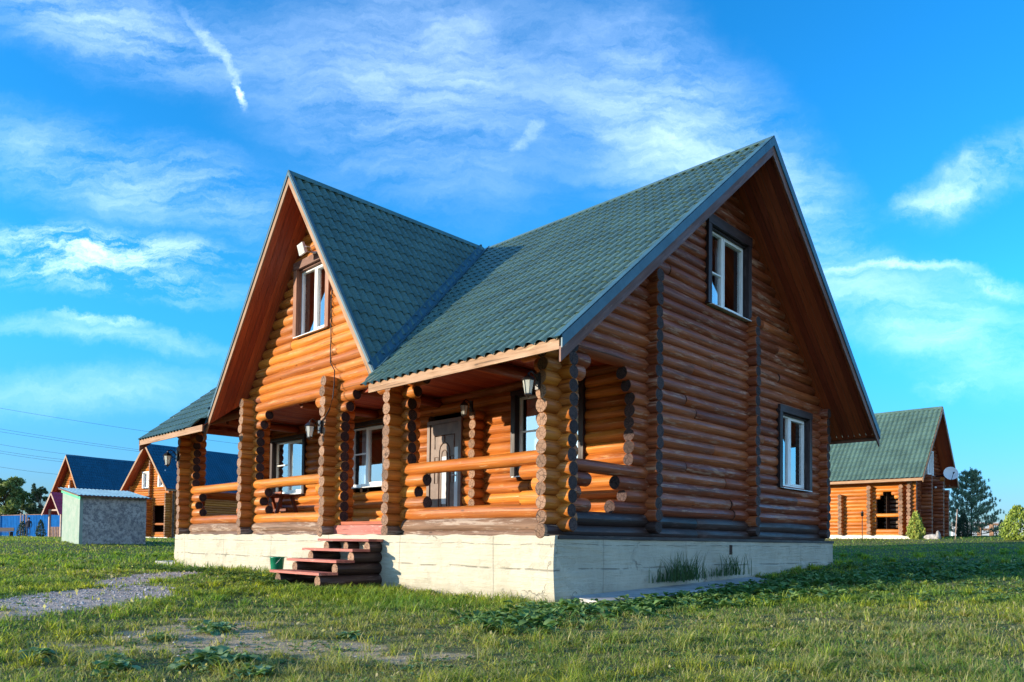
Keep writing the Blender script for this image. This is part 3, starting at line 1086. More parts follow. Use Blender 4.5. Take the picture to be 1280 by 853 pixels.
# railings between the columns
for x0, x1 in ((-13.3, -9.85), (-9.7, -6.25), (-3.95, -.35)):
    mb = MB()
    log(mb, (x0 + .1, AY - .02, 1.175), (x1 - .02, AY - .02, 1.175), .108, 0, 1, 18)
    log(mb, (x0 + .1, AY - .01, .375), (x1 - .02, AY - .01, .375), .112, 0, 1, 18)
    mb.build('railing', ST, house)
    mb = MB()
    log(mb, (x0 + .08, AY - .03, .165), (x1 - .02, AY - .03, .165), .118, 0, 1, 18, tone=.6)
    log(mb, (x0 + .10, AY - .05, .005), (x1 - .03, AY - .05, .005), .095, 0, 1, 18, tone=.35)
    mb.build('sill_log', ['old_log', 'log_end'], house)
mb = MB()                                       # open left end of the porch
for z in (.07, .27, 1.07):
    log(mb, (XL, .5, z), (XL, 2.5, z), .11, 0, 1)
mb.build('railing', ST, house)
# floor, threshold, ceiling
mb = MB()
y = .30
while y < 2.46:
    box(mb, (-13.2, y, .20), (-.4, min(y + .135, 2.47), .262), 0, None, 0)
    y += .14
mb.build('porch_floor', 'plank_red', house)
mb = MB()
box(mb, (-6.09, .24, -.035), (-4.16, .30, .19), 0, .5, 0)
mb.build('threshold_board', 'tread_red', house)
mb = MB()
planks(mb, (-13.2, AY + .02, 3.02), (1, 0, 0), 12.85, (0, 1, 0), 2.2, .12)
mb.build('porch_ceiling', 'plank_red', house)
mb = MB()
mb.add([(-13.2, 2.7, .25), (-.45, 2.7, .25), (-.45, 9.5, .25), (-13.2, 9.5, .25)], [(0, 1, 2, 3)])
mb.add([(-13.2, .5, 3.04), (-.45, .5, 3.04), (-.45, 9.5, 3.04), (-13.2, 9.5, 3.04)], [(0, 1, 2, 3)])
mb.add([(-4.3, 2.7, .25), (-4.3, 9.5, .25), (-4.3, 9.5, 3.04), (-4.3, 2.7, 3.04)], [(0, 1, 2, 3)])
mb.add([(-13, 4.6, .25), (-.45, 4.6, .25), (-.45, 4.6, 3.04), (-13, 4.6, 3.04)], [(0, 1, 2, 3)])
mb.add([(-2.5, 2, 3.04), (-2.5, 8.2, 3.04), (-2.5, 8.2, 4.3), (-2.5, 5.05, 6.9), (-2.5, 2, 4.4)], [(0, 1, 2, 3, 4)])
mb.build('inner_partition', 'interior', house)

# ---- roof
DF = Vector((0, -1, -S_F)).normalized()
DB = Vector((0, 1, -S_B)).normalized()
DR = Vector((1, 0, -M_R)).normalized()
DL = Vector((-1, 0, -M_L)).normalized()
LF = (Vector((0, YE - .05, ZE - .05 * S_F)) - Vector((0, YR, ZR))).length
LB = (Vector((0, YB, ZB)) - Vector((0, YR, ZR))).length
def valley(m, sgn):
    """two points of the valley: where the main slope meets the cross slope"""
    P = []
    for y in (YR, YE - .06):
        z = ZR - S_F * (YR - y)
        P.append(Vector((XC + sgn * (ZC - z) / m, y, z)))
    return P
VR, VL = valley(M_R, 1), valley(M_L, -1)
def vplane(V):
    d = V[1] - V[0]
    return V[0], Vector((d.y, -d.x, 0)).normalized()
vr_co, vr_no = vplane(VR)
if vr_no.x < 0:
    vr_no = -vr_no
vl_co, vl_no = vplane(VL)
if vl_no.x > 0:
    vl_no = -vl_no
UP = .005
def sheet(name, mbx, mat, cutp=None):
    o = mbx.build(name, mat, house)
    if cutp:
        bisect(o, *cutp)
    return o
o = sheet('roof_slope', metal_slope((XC, YR, ZR + UP), (1, 0, 0), X1 - XC, DF, LF), 'roof_green', (vr_co, -vr_no))
o = sheet('roof_slope', metal_slope((X0, YR, ZR + UP), (1, 0, 0), XC - X0, DF, LF), 'roof_green', (vl_co, -vl_no))
sheet('roof_slope', metal_slope((X0, YR, ZR + UP), (1, 0, 0), X1 - X0, DB, LB), 'roof_green')
sheet('roof_slope', metal_slope((XC, YV, ZC + UP), (0, 1, 0), YR - YV, DR, 5.75), 'roof_green', (vr_co, vr_no))
sheet('roof_slope', metal_slope((XC, YV, ZC + UP), (0, 1, 0), YR - YV, DL, 6.35), 'roof_green', (vl_co, vl_no))
# boarding under the tiles
def drop(p, d, h=.135):
    n = Vector((abs(d.z) * (1 if d.x > 0 else -1) if d.x else 0, abs(d.z) * (1 if d.y > 0 else -1) if d.y else 0, math.hypot(d.x, d.y)))
    return Vector(p) - n.normalized() * h
for (P0, A, La, D, Ls, cutp) in (((XC, YR, ZR), (1, 0, 0), X1 - XC - .03, DF, LF - .06, (vr_co, -vr_no)), ((X0 + .03, YR, ZR), (1, 0, 0), XC - X0 - .03, DF, LF - .06, (vl_co, -vl_no)),
                                 ((X0 + .03, YR, ZR), (1, 0, 0), X1 - X0 - .06, DB, LB - .02, None), ((XC, YV + .03, ZC), (0, 1, 0), YR - YV - .03, DR, 5.7, (vr_co, vr_no)),
                                 ((XC, YV + .03, ZC), (0, 1, 0), YR - YV - .03, DL, 6.15, (vl_co, vl_no))):
    t_ = .137 * abs(D.z) / math.hypot(D.x, D.y)           # start where the two boardings meet
    mb = planks(MB(), drop(P0, D) + D * t_, A, La, D, Ls - t_)
    sheet('soffit', mb, 'plank_red', cutp)
# barge boards, verge trims
def barge(ax, pos, ridge, d, Ls, hw, th, mat, zoff, name, out=1, ex=0.0):
    """board along a sloping verge, cut plumb at the ridge; hw is its depth square to the slope"""
    d = Vector(d)
    vert = hw / math.hypot(d.x, d.y)
    p0 = Vector(ridge) + Vector((0, 0, zoff))
    p1 = p0 + d * Ls
    mb = MB()
    prism(mb, [p0, p1, p1 - Vector((0, 0, vert)), p0 - Vector((0, 0, vert))], Vector(ax) * th, 0)
    return mb.build(name, mat, house)
for D, L in ((DF, LF - .03), (DB, LB)):
    for xx, out in ((X1, 1), (X0, -1)):
        barge((1, 0, 0), 0, (xx - (.028 if out > 0 else 0), YR, ZR), D, L, .15, .028, 'plank_brown', -.11, 'barge_board')
        barge((1, 0, 0), 0, (xx - (0.0 if out > 0 else .022), YR, ZR), D, L, .125, .022, 'trim_blue', .035, 'verge_trim')
for D, L in ((DR, 5.62), (DL, 6.28)):
    barge((0, 1, 0), 0, (XC, YV, ZC), D, L, .105, .028, 'plank_pale', -.055, 'barge_board')
    barge((0, 1, 0), 0, (XC, YV - .022, ZC), D, L - .02, .05, .022, 'trim_blue', .03, 'verge_trim')
    # folded flashing lying on the tiles beside the verge
    n = Vector((-D.z if D.x > 0 else D.z, 0, abs(D.x)))
    n.normalize()
    mb = MB()
    p = Vector((XC, YV - .02, ZC)) + n * .034
    prism(mb, [p, p + D * (L - .03), p + D * (L - .03) + Vector((0, .07, 0)), p + Vector((0, .07, 0))], n * .008)
    mb.build('verge_trim', 'trim_blue', house)
for D, L in ((DF, LF), (DB, LB)):
    n = Vector((0, D.z if D.y < 0 else -D.z, abs(D.y))).normalized()
    mb = MB()
    p = Vector((X1 + .02, YR, ZR)) + n * .036
    prism(mb, [p, p + D * L, p + D * L - Vector((.11, 0, 0)), p - Vector((.11, 0, 0))], n * .008)
    mb.build('verge_trim', 'trim_blue', house)
# eave fascias
mb = MB()
box(mb, (-3.40, YE - .028, ZE - .165), (X1 - .03, YE, ZE - .02), 0, .5, 0)
box(mb, (-3.40, YE + .0005, ZE - .150), (X1 - .03, YE + .03, ZE - .05), 0, .3, 0)
mb.build('fascia_board', 'plank_pale', house)
mb = MB()
box(mb, (X0 + .03, YE - .028, ZE - .165), (-9.95, YE, ZE - .02), 0, .5, 0)
mb.build('fascia_board', 'plank_pale', house)
mb = MB()
box(mb, (X0 + .03, YB - .03, ZB - .165), (X1 - .03, YB, ZB - .02), 0, .5, 0)
mb.build('fascia_board', 'plank_brown', house)
# ridge caps and valley gutters
mb = MB()
for D in (DF, DB):
    n = Vector((0, D.z if D.y < 0 else -D.z, abs(D.y))).normalized()
    p = Vector((X0, YR, ZR + .045))
    prism(mb, [p, p + Vector((X1 - X0 + .02, 0, 0)), p + Vector((X1 - X0 + .02, 0, 0)) + D * .17, p + D * .17], n * .012)
mb.build('ridge_cap', 'roof_green', house)
mb = MB()
for D in (DR, DL):
    n = Vector((-D.z if D.x > 0 else D.z, 0, abs(D.x))).normalized()
    p = Vector((XC, YV - .02, ZC + .045))
    q = Vector((XC, YR - .05, ZC + .045))
    prism(mb, [p, q, q + D * .15, p + D * .15], n * .012)
mb.build('ridge_cap', 'roof_green', house)
for V, D, sg in ((VR, DR, 1), (VL, DL, -1)):
    mb = MB()
    nF = Vector((0, -S_F, 1)).normalized()
    nC = Vector((sg * (M_R if sg > 0 else M_L), 0, 1)).normalized()
    e = (V[1] - V[0]).normalized()
    for nn_, DD in ((nF, None), (nC, None)):
        w = e.cross(nn_).normalized()
        if nn_ is nF and w.x * sg < 0 or nn_ is nC and w.x * sg > 0:
            w = -w
        ve = V[0].lerp(V[1], (YR - YV - .03) / (YR - YE + .06))
        a, b = V[0] + Vector((0, 0, .05)), ve + Vector((0, 0, .045))
        prism(mb, [a, b, b + w * .13, a + w * .13], nn_ * .006)
        prism(mb, [a + w * .13, b + w * .13, b + w * .15, a + w * .15], nn_ * .022)
    mb.build('valley_flashing', 'trim_blue', house)

# ---- windows, door
X, Y_ = Vector((1, 0, 0)), Vector((0, 1, 0))
window(house, (AX, RW[0][0], RW[0][2]), Y_, X, 1.46, 1.46, 'plank_black', .42, .45, .11, curtain=(('curtain_white', .0, .32), ('curtain_white', .5, .66)), top_trim=.20)
window(house, (AX, RW[1][0], RW[1][2]), Y_, X, 1.39, 1.58, 'plank_black', .42, 0, .12, curtain=(('curtain_brown', .5, 1.0), ('curtain_brown', .02, .3)), top_trim=.16)
window(house, (GW[0], AY, GW[2]), X, -Y_, GW[1] - GW[0], GW[3] - GW[2], 'plank_brown', .5, 0, .12, curtain=(('curtain_brown', .06, .42), ('curtain_white', .56, 1.0)), top_trim=.18)
for i, w in enumerate(FW[1:]):
    window(house, (w[0], YF, w[2]), X, -Y_, w[1] - w[0], w[3] - w[2], 'plank_black', .44, .55, .10,
           curtain=((('curtain_white', .0, 1.0),), (('curtain_white', .05, .25),), (('curtain_white', .6, 1.0), ('curtain_white', .2, .35)))[i])
d = MB()
dx0, dx1, dz0, dz1, dy = -5.85, -4.90, .27, 2.44, YF - .10
box(d, (dx0, dy, dz0), (dx1, dy + .06, dz1), 0, .5, 2)
door = d.build('door', 'steel_door', house)
d = MB()
box(d, (dx0 - .09, dy - .03, dz0 - .02), (dx0, dy + .10, dz1 + .08)); box(d, (dx1, dy - .03, dz0 - .02), (dx1 + .09, dy + .10, dz1 + .08))
box(d, (dx0, dy - .03, dz1 + .002), (dx1, dy + .10, dz1 + .08))
d.build('door_frame', 'steel_door', door)
d = MB()
cx = (dx0 + dx1) / 2
def mould(pts, r=.016):
    tube(d, [(x, dy - .006, z) for x, z in pts], r, 6)
arc = [(cx + .17 * math.cos(a), 1.80 + .22 * math.sin(a)) for a in np.linspace(0, PI, 13)]
mould([(cx + .17, .55)] + arc + [(cx - .17, .55)])
arc2 = [(cx + .09 * math.cos(a), 1.74 + .12 * math.sin(a)) for a in np.linspace(0, PI, 9)]
mould([(cx + .09, .62)] + arc2 + [(cx - .09, .62)], .012)
mould([(cx - .32, 1.9), (cx - .32, 2.18), (cx + .32, 2.18), (cx + .32, 1.9)], .014)
mould([(cx - .32, 1.72), (cx - .32, 1.15), (cx - .2, 1.15), (cx - .2, 1.72), (cx - .32, 1.72)], .012)
mould([(cx + .32, 1.72), (cx + .32, 1.15), (cx + .2, 1.15), (cx + .2, 1.72), (cx + .32, 1.72)], .012)
mould([(cx, 2.03), (cx, 2.18)], .014)
d.build('moulding', 'steel_door', door)
d = MB()
box(d, (cx - .075, dy - .007, .7), (cx + .075, dy + .001, 1.72)); box(d, (dx1 - .14, dy - .006, .4), (dx1 - .03, dy + .001, 1.9))
d.build('glass_strip', 'door_strip', door)
d = MB()
box(d, (dx1 - .10, dy - .02, 1.16), (dx1 - .06, dy - .0065, 1.40))
tube(d, [(dx1 - .08, dy - .02, 1.30), (dx1 - .08, dy - .06, 1.30), (dx1 - .2, dy - .065, 1.29)], .01, 8)
d.build('handle', 'chrome', door)

# ---- lamps on the columns, floodlight, cable
lantern(house, (-.33, -.02, 2.20), -Y_, 1.05)
lantern(house, (-6.24, -.02, 2.14), -Y_, 1.15)
lantern(house, (-13.44, -.02, 2.08), -Y_, 1.25)
lantern(house, (-4.22, YF - .38, 2.62), -Y_, 1.0)
fl = MB()
fc = Vector((-7.02, -.04, 5.95))
fn = Vector((-.12, -.95, -.28)).normalized()
fs_ = fn.cross(Vector((0, 0, 1))).normalized()
fu = fs_.cross(fn)
def ob(mbx, c, w, h, dpt, mat=0):
    pts = [c + fs_ * (w * (b - .5)) + fu * (h * (c2 - .5)) + fn * (dpt * a) for a in (0, 1) for c2 in (0, 1) for b in (0, 1)]
    mbx.add(pts, [(0, 1, 3, 2), (4, 6, 7, 5), (0, 4, 5, 1), (2, 3, 7, 6), (0, 2, 6, 4), (1, 5, 7, 3)], mat)
ob(fl, fc, .27, .21, .05)
ob(fl, fc - fn * .05, .16, .12, .05)
for sd in (-1, 1):
    tube(fl, [fc + fs_ * (.145 * sd) + fn * .02, fc + fs_ * (.145 * sd) - fn * .09, fc + Vector((.05, .20, -.04))], .010, 6)
tube(fl, [fc + Vector((.05, .2, -.04)), (-6.88, .3, 5.94)], .03, 8)
flo = fl.build('floodlight', 'lamp_metal', house)
fl = MB()
ob(fl, fc + fn * .0505, .22, .16, .004)
fl.build('lamp_glass', 'lamp_glass', flo)
cb = MB()
cps = [(-6.34, .245, 5.1 - .1 * i) for i in range(0, 17)]
cps = [(x + .006 * math.sin(i * 1.3), y, z) for i, (x, y, z) in enumerate(cps)]
cps += [(-6.10, .20, 3.3), (-5.98, .12, 3.0), (-5.92, .06, 2.72), (-5.97, .02, 2.48), (-6.1, .0, 2.33), (-6.2, -.01, 2.27)]
tube(cb, cps, .012, 6)
cb.build('cable', 'cable', house)

# ------------------------------------------------------------------ porch steps
steps = thing('porch_steps', 'red painted plank steps on dark log sides leading up to the porch', 'steps', (-4.8, -.7, -.9))
def ch(o, p):
    o.parent = p
    o.location = -Vector(p.location)
    return o
TR = ((-.325, -.075), (-.65, -.255), (-.965, -.445), (-1.295, -.65))
for fy, tz in TR:
    mb = MB()
    by = fy + .37 if fy < -.33 else .0
    box(mb, (-5.74, fy, tz - .045), (-4.055, fy + .17, tz), 0, None, 0)
    box(mb, (-5.735, fy + .176, tz - .045), (-4.06, by, tz - .001), 0, None, 0)
    ch(mb.build('tread', 'tread_red'), steps)
for xx in (-5.52, -4.17):
    mb = MB()
    for i, (fy, tz) in enumerate(TR):
        zc = tz - .15
        log(mb, (xx, fy + .05, zc), (xx, -.01, zc), .105, 0, 1)
    log(mb, (xx, -1.2, -.985), (xx, -.01, -.985), .11, 0, 1)
    ch(mb.build('log_side', ['black_log', 'log_end']), steps)
for i, (fy, tz) in enumerate(TR[:1]):
    mb = MB()
    log(mb, (-4.9 - .05 * i, fy + .08, tz - .14), (-4.9 - .05 * i, fy + .5, tz - .14), .085, 0, 1)
    ch(mb.build('log_support', ['black_log', 'log_end']), steps)

# bucket beside the steps
def bucket(loc):
    b = MB()
    lathe(b, [(.001, .0), (.115, .0), (.120, .02), (.140, .27), (.150, .275), (.150, .295), (.140, .30), (.133, .29), (.112, .03), (.001, .025)], loc, 20)
    o = b.build('bucket', 'bucket_green')
    h = MB()
    L = Vector(loc)
    tube(h, [L + Vector((.147 * math.cos(a), .147 * math.sin(a) * .25 - .146 * abs(math.sin(a)), .28 - .16 * math.sin(a))) for a in np.linspace(0, PI, 12)], .004, 6)
    h.build('handle', 'lamp_metal', o)
    return tag(o, 'green plastic bucket standing by the plinth left of the porch steps', 'bucket')
bucket((-7.12, -.42, -.755))

# furniture on the porch
tb = thing('porch_table', 'dark wooden table with splayed legs standing on the porch', 'table', (-10.3, 1.25, .262))
mb = MB()
for i in range(5):
    box(mb, (-.75, -.35 + .14 * i, .70), (.62, -.35 + .14 * i + .135, .74), 0, None, 0)
mb.build('table_top', 'stain_dark', tb)
for sx in (-.55, .45):
    for sy in (-.22, .22):
        mb = MB()
        bar(mb, (sx, sy * .6, .70), (sx, sy * 1.6, .0), .07, .07)
        mb.build('leg', 'stain_dark', tb)
mb = MB()
bar(mb, (-.55, 0, .36), (.45, 0, .36), .06, .06)
mb.build('stretcher', 'stain_dark', tb)
bn = thing('porch_bench', 'wooden bench with a board back at the far left end of the porch', 'bench', (-12.5, 1.9, .262))
mb = MB()
box(mb, (-.7, -.2, .40), (.75, .2, .45), 0, None, 0)
mb.build('seat', 'plank_pale', bn)
mb = MB()
for i in range(3):
    box(mb, (-.7, .2, .50 + .15 * i), (.75, .235, .63 + .15 * i), 0, None, 0)
mb.build('backrest', 'stain_dark', bn)
for sx in (-.6, .65):
    mb = MB()
    box(mb, (sx - .03, -.18, 0), (sx + .03, .18, .398), 0, None, 2)
    mb.build('leg', 'stain_dark', bn)

# concrete apron along the right side and a broken slab by the left corner
def slab(name, pts, z, th=.12, lab=None):
    mb = MB()
    prism(mb, [(x, y, z + dz) for x, y, dz in pts], (0, 0, -th))
    return tag(mb.build(name, 'concrete'), None, None, None, 'structure')
slab('pavement', [(.004, .35, 0), (.62, .22, -.03), (.70, 2.6, -.01), (.66, 5.6, .11), (.004, 5.8, .14)], -.865, .2)
slab('pavement', [(-14.6, -.10, 0), (-13.55, -.02, -.02), (-13.53, 1.4, .0), (-14.4, 1.6, .02)], -.735, .2)

# ------------------------------------------------------------------ far houses
def far_house(name, label, loc, rz, wl, wr, H, e, depth, ov=.8, sov=.55, roof='roof_blue', windows=(), side_open=None, porch=None, column_xs=(), dish=False, side_cols=(), wall='stain', pl_h=.35, front_post=False, gabwin='pvc', gwall=None):
    """gable front faces local -y, ridge runs back along +y; z=0 is the floor"""
    h = thing(name, label, 'house', loc, rz)
    sl, sr = (H - e) / wl, (H - e) / wr
    DLf, DRt = Vector((-1, 0, -sl)).normalized(), Vector((1, 0, -sr)).normalized()
    il, ir = -wl + sov, wr - sov                 # wall lines
    mb = MB()
    box(mb, (il - .15, ov - .15, -pl_h - .6), (ir + .15, depth - .5, -.02))
    mb.build('plinth', 'plinth_white', h)
    def sp(z):
        t_ = H - .22 - z
        if t_ < .15:
            return None
        return max(il - .3, -t_ / sl), min(ir + .3, t_ / sr)
    holes = [(w[0], w[0] + w[2], w[1], w[1] + w[3]) for w in windows]
    if porch:
        holes.append(porch)
    mats = [wall, 'log_end', 'old_log']
    mb = MB()
    log_wall(mb, 'x', ov, .1, int((H - .2) / .2), sp, holes, .115, lambda k: (0, 1), .2, 9, 1.2)
    gm_ = [gwall or wall, 'log_end', 'old_log']
    mb.build('log_wall', gm_, h)
    for xx, hl in ((il, side_open), (ir, None)):
        mb = MB()
        log_wall(mb, 'y', xx, .0, int(e / .2) + 3, lambda z: (ov - .3, depth - .8), [hl[:4]] if hl else (), .115, lambda k: (0, 1), .2, 9, 1.2)
        mb.build('log_wall', mats, h)
    mb = MB()
    log_wall(mb, 'x', depth - 1.1, .1, int((H - .2) / .2), sp, (), .115, lambda k: (0, 1), 0, 8, 3)
    mb.build('log_wall', mats, h)
    for x, y0, top in column_xs:                 # log ends on the gable front
        mb = MB()
        for k in range(int(top / .2)):
            log(mb, (x, y0, .1 + .2 * k), (x, ov + .1, .1 + .2 * k), .11, 0, 1, 8, 1)
            log(mb, (x - .25, ov, .2 * k), (x + .25, ov, .2 * k), .11, 0, 1, 8, 1)
        mb.build('log_column', gm_, h)
    for y, top in side_cols:                     # log ends on the left long wall
        mb = MB()
        for k in range(int(top / .2)):
            log(mb, (il - .42, y, .1 + .2 * k), (il + .1, y, .1 + .2 * k), .12, 0, 1, 9, 1)
        mb.build('log_column', mats, h)
    Ll, Lr = math.hypot(wl, H - e), math.hypot(wr, H - e)
    for D, L in ((DLf, Ll), (DRt, Lr)):
        n = Vector((-D.z if D.x > 0 else D.z, 0, abs(D.x))).normalized()
        metal_slope((0, 0, H + .005), (0, 1, 0), depth, D, L, .24, .35, .026, .022, 6).build('roof_slope', roof, h)
        planks(MB(), Vector((0, .02, H)) - n * .10 + D * (.10 * abs(D.z / D.x)), (0, 1, 0), depth - .04, D, L - .02 - .10 * abs(D.z / D.x), .2).build('soffit', 'plank_red', h)
        mb = MB()
        vt = .17 / abs(D.x)
        p = Vector((0, -.03, H + .02))
        prism(mb, [p, p + D * L, p + D * L - Vector((0, 0, vt)), p - Vector((0, 0, vt))], (0, .03, 0), 0, .5)
        mb.build('barge_board', 'plank_pale', h)
    for x, z in ((-wl, e), (wr, e)):
        mb = MB()
        box(mb, (x - .02, 0, z - .16), (x + .02, depth, z - .02), 0, .5, 1)
        mb.build('fascia_board', 'plank_pale', h)
    mb = MB()
    prism(mb, [(-.13, 0, H - .13 * sl + .05), (0, 0, H + .06), (.13, 0, H - .13 * sr + .05)], (0, depth, 0))
    mb.build('ridge_cap', roof, h)
    mb = MB()
    box(mb, (il + .15, ov + 1.2, .0), (ir - .15, ov + 1.22, H - 3.2)); box(mb, (il + .15, ov + .2, 0), (ir - .15, depth - 1.3, .02)); box(mb, (il + .15, ov + .2, 2.7), (ir - .15, depth - 1.3, 2.72))
    mb.build('inner_partition', 'interior', h)
    for w in windows:
        window(h, (w[0], ov, w[1]), (1, 0, 0), (0, -1, 0), w[2], w[3], gabwin, .5, 0, .10, curtain=(('curtain_white', .1, .9),))
    if porch:
        mb = MB()
        log(mb, (porch[0], ov, 1.05), (porch[1], ov, 1.05), .1)
        log(mb, (porch[0], ov, .3), (porch[1], ov, .3), .1)
        mb.build('railing', mats, h)
    return h, il, ir

h2, il, ir = far_house('log_house', 'log cottage with blue roof and two white gable windows behind the shed', (-58.4, 14.6, -.03), .2, 3.58, 3.25, 7.73, 3.9, 13,
                       windows=((-1.25, 4.15, .8, 1.25), (1.05, 4.2, .8, 1.25)), porch=(.1, 2.4, .3, 2.5), column_xs=((0, .1, 3.4), (2.75, .2, 3.6), (-2.9, .2, 3.6), (.0, .45, 6.6)))
lantern(h2, (-.05, .05, 2.75), -Y_, 1.6)
h3, il, ir = far_house('log_house', 'farthest log cottage with plain blue roof, beside the red roofed gazebo', (-81.1, 14.6, -.19), .2, 3.3, 2.85, 8.63, 4.3, 12,
                       windows=((-.55, 3.9, 1.0, 1.5),), column_xs=((.5, .2, 6.0),))
h4, il4, ir4 = far_house('log_house', 'log cottage with green roof and satellite dish on the right behind the lawn', (-4.66, 36.7, .48), PI / 2, 3.54, 3.03, 6.92, 2.9, 14, .8, .8, 'roof_green',
                         windows=((-.25, 3.35, .9, 1.2),), side_open=(1.35, 2.45, .38, 2.25), side_cols=((1.15, 2.6), (2.73, 2.7), (4.23, 2.4), (8.5, 2.5)),
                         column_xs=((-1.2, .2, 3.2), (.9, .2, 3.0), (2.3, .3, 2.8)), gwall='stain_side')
mb = MB()
log(mb, (il4 + .02, 1.2, 1.05), (il4 + .02, 2.65, 1.05), .1, 0, 1, 9)
for k, w in ((0, .34), (1, .2)):
    for s in (0, 1):
        z = 2.2 - .2 * k
        a = (1.35, 1.35 + w) if s == 0 else (2.45 - w, 2.45)
        log(mb, (il4 + .01, a[0], z), (il4 + .01, a[1], z), .11, 0, 1, 9)
mb.build('railing', ['stain', 'log_end'], h4)
mb = MB()
for i in range(9):
    log(mb, (il4 + .75, .9, .25 + .22 * i), (il4 + .75, 2.3, .25 + .22 * i), .09, 0, 1, 8)
mb.build('log_wall', ['old_log', 'log_end'], h4)
d = MB()
dc = Vector((1.2, -.06, 3.42))
dn = Vector((-.85, -.52, .25)).normalized()
lathe(d, [(.001, 0), (.15, .01), (.28, .034), (.37, .075), (.375, .075), (.28, .024), (.001, -.012)], dc, 24, 0, .5, True, dn)
do = d.build('satellite_dish', 'dish', h4)
d = MB()
tube(d, [dc - Vector((0, 0, .45)) + dn * .08, dc + dn * .5 - Vector((0, 0, .12))], .015, 6)
tube(d, [dc + dn * .46 - Vector((0, 0, .12)), dc + dn * .58 - Vector((0, 0, .12))], .04, 8)
tube(d, [dc, dc - dn * .12, (1.3, .75, 3.3)], .03, 6)
d.build('dish_arm', 'iron', do)
d = MB()
lathe(d, [(.001, 0), (.05, .02), (.07, .08), (.001, .1)], (-.9, .12, 2.5), 8)
lathe(d, [(.001, 0), (.05, .02), (.07, .08), (.001, .1)], (.6, .12, 2.5), 8)
d.build('wall_lamp', 'far_white', h4)

# ------------------------------------------------------------------ shed
SX0, SX1, SY0, SY1 = -27.85, -25.5, .95, 3.42
sh = thing('shed', 'small plastered shed with pale green front and blue grey sheet roof', 'shed', (SX1, SY0, -.5))
def chs(o):
    o.parent = sh
    o.location = -Vector(sh.location)
mb = MB()
def wall_poly(pts, ext, mat):
    b = MB()
    prism(b, pts, ext)
    o = b.build('wall', mat)
    chs(o)
ZL, ZR_ = 1.84, 1.50
wall_poly([(SX0, SY0, -.9), (SX1, SY0, -.9), (SX1, SY0, ZR_), (SX0, SY0, ZL)], (0, .12, 0), 'shed_front')
wall_poly([(SX1 - .002, SY0 + .121, -.9), (SX1 - .002, SY1, -.9), (SX1 - .002, SY1, ZR_), (SX1 - .002, SY0 + .121, ZR_)], (-.12, 0, 0), 'shed_plaster')
wall_poly([(SX0, SY1, -.9), (SX1 - .13, SY1, -.9), (SX1 - .13, SY1, ZR_), (SX0, SY1, ZL)], (0, -.12, 0), 'shed_plaster')
wall_poly([(SX0 + .002, SY0 + .121, -.9), (SX0 + .002, SY1 - .121, -.9), (SX0 + .002, SY1 - .121, ZL), (SX0 + .002, SY0 + .121, ZL)], (.12, 0, 0), 'shed_plaster')
mb = MB()
prism(mb, [(SX0 - .1, SY0 - .03, ZL + .03), (SX1 + .12, SY0 - .03, ZR_ + .0), (SX1 + .12, SY0 - .03, ZR_ - .15), (SX0 - .1, SY0 - .03, ZL - .12)], (0, .028, 0))
o = mb.build('fascia_board', 'green_board'); chs(o)
mb = metal_slope((SX0 - .22, SY0 - .16, ZL + .085), (0, 1, 0), SY1 - SY0 + .32, (SX1 - SX0, 0, ZR_ - ZL), 2.78, .15, 5, .018, .0, 6)
o = mb.build('roof_sheet', 'zinc'); chs(o)
mb = MB()
prism(mb, [(SX0 - .2, SY0 - .12, ZL + .06), (SX1 + .19, SY0 - .12, ZR_ + .01), (SX1 + .19, SY0 - .12, ZR_ - .03), (SX0 - .2, SY0 - .12, ZL + .02)], (0, SY1 - SY0 + .24, 0))
o = mb.build('roof_board', 'plank_brown'); chs(o)

# ------------------------------------------------------------------ pixel to place on the ground, used once to find where things stand
def spot(px, D):
    """point D metres out along the photograph's column px"""
    a = (px - 640) / FOC
    p = Vector((CAM.x, CAM.y, 0)) + (Vector((F0.x, F0.y, 0)) + rgt * a) * D
    return p.x, p.y, z1(p.x, p.y)

# gazebo with a wine red roof
gx, gy, gz = spot(69, 56)
gz -= .05
gaz = thing('gazebo', 'small open gazebo with wine red tiled roof and pale posts left of the shed', 'gazebo', (gx, gy, gz), .28)
for px_ in (-.75, .75):
    for py_ in (0, 2.2):
        mb = MB(); box(mb, (px_ - .06, py_ - .06, 0), (px_ + .06, py_ + .06, 2.05)); mb.build('post', 'post_pale', gaz)
mb = MB()
for sg in (-1, 1):
    D = Vector((sg, 0, -1.45)).normalized()
    b = metal_slope((0, -.4, 3.45), (0, 1, 0), 3.0, D, 2.05, .2, .35, .016, .02, 5)
    b.build('roof_slope', 'roof_wine', gaz)
    b = MB(); bar(b, Vector((0, -.38, 3.36)), Vector((0, -.38, 3.36)) + D * 2.0, .03, .12); b.build('barge_board', 'post_pale', gaz)
b = MB(); box(b, (-.85, -.06, 2.05), (.85, .06, 2.17)); box(b, (-.85, 2.14, 2.05), (.85, 2.26, 2.17)); b.build('beam', 'post_pale', gaz)
b = MB()
for i in range(7):
    box(b, (-.69 + .2 * i, -.02, .05), (-.58 + .2 * i, .02, .85))
for i in range(9):
    box(b, (.73, .15 + .22 * i, .05), (.77, .28 + .22 * i, .85))
b.build('railing', 'rail_brown', gaz)

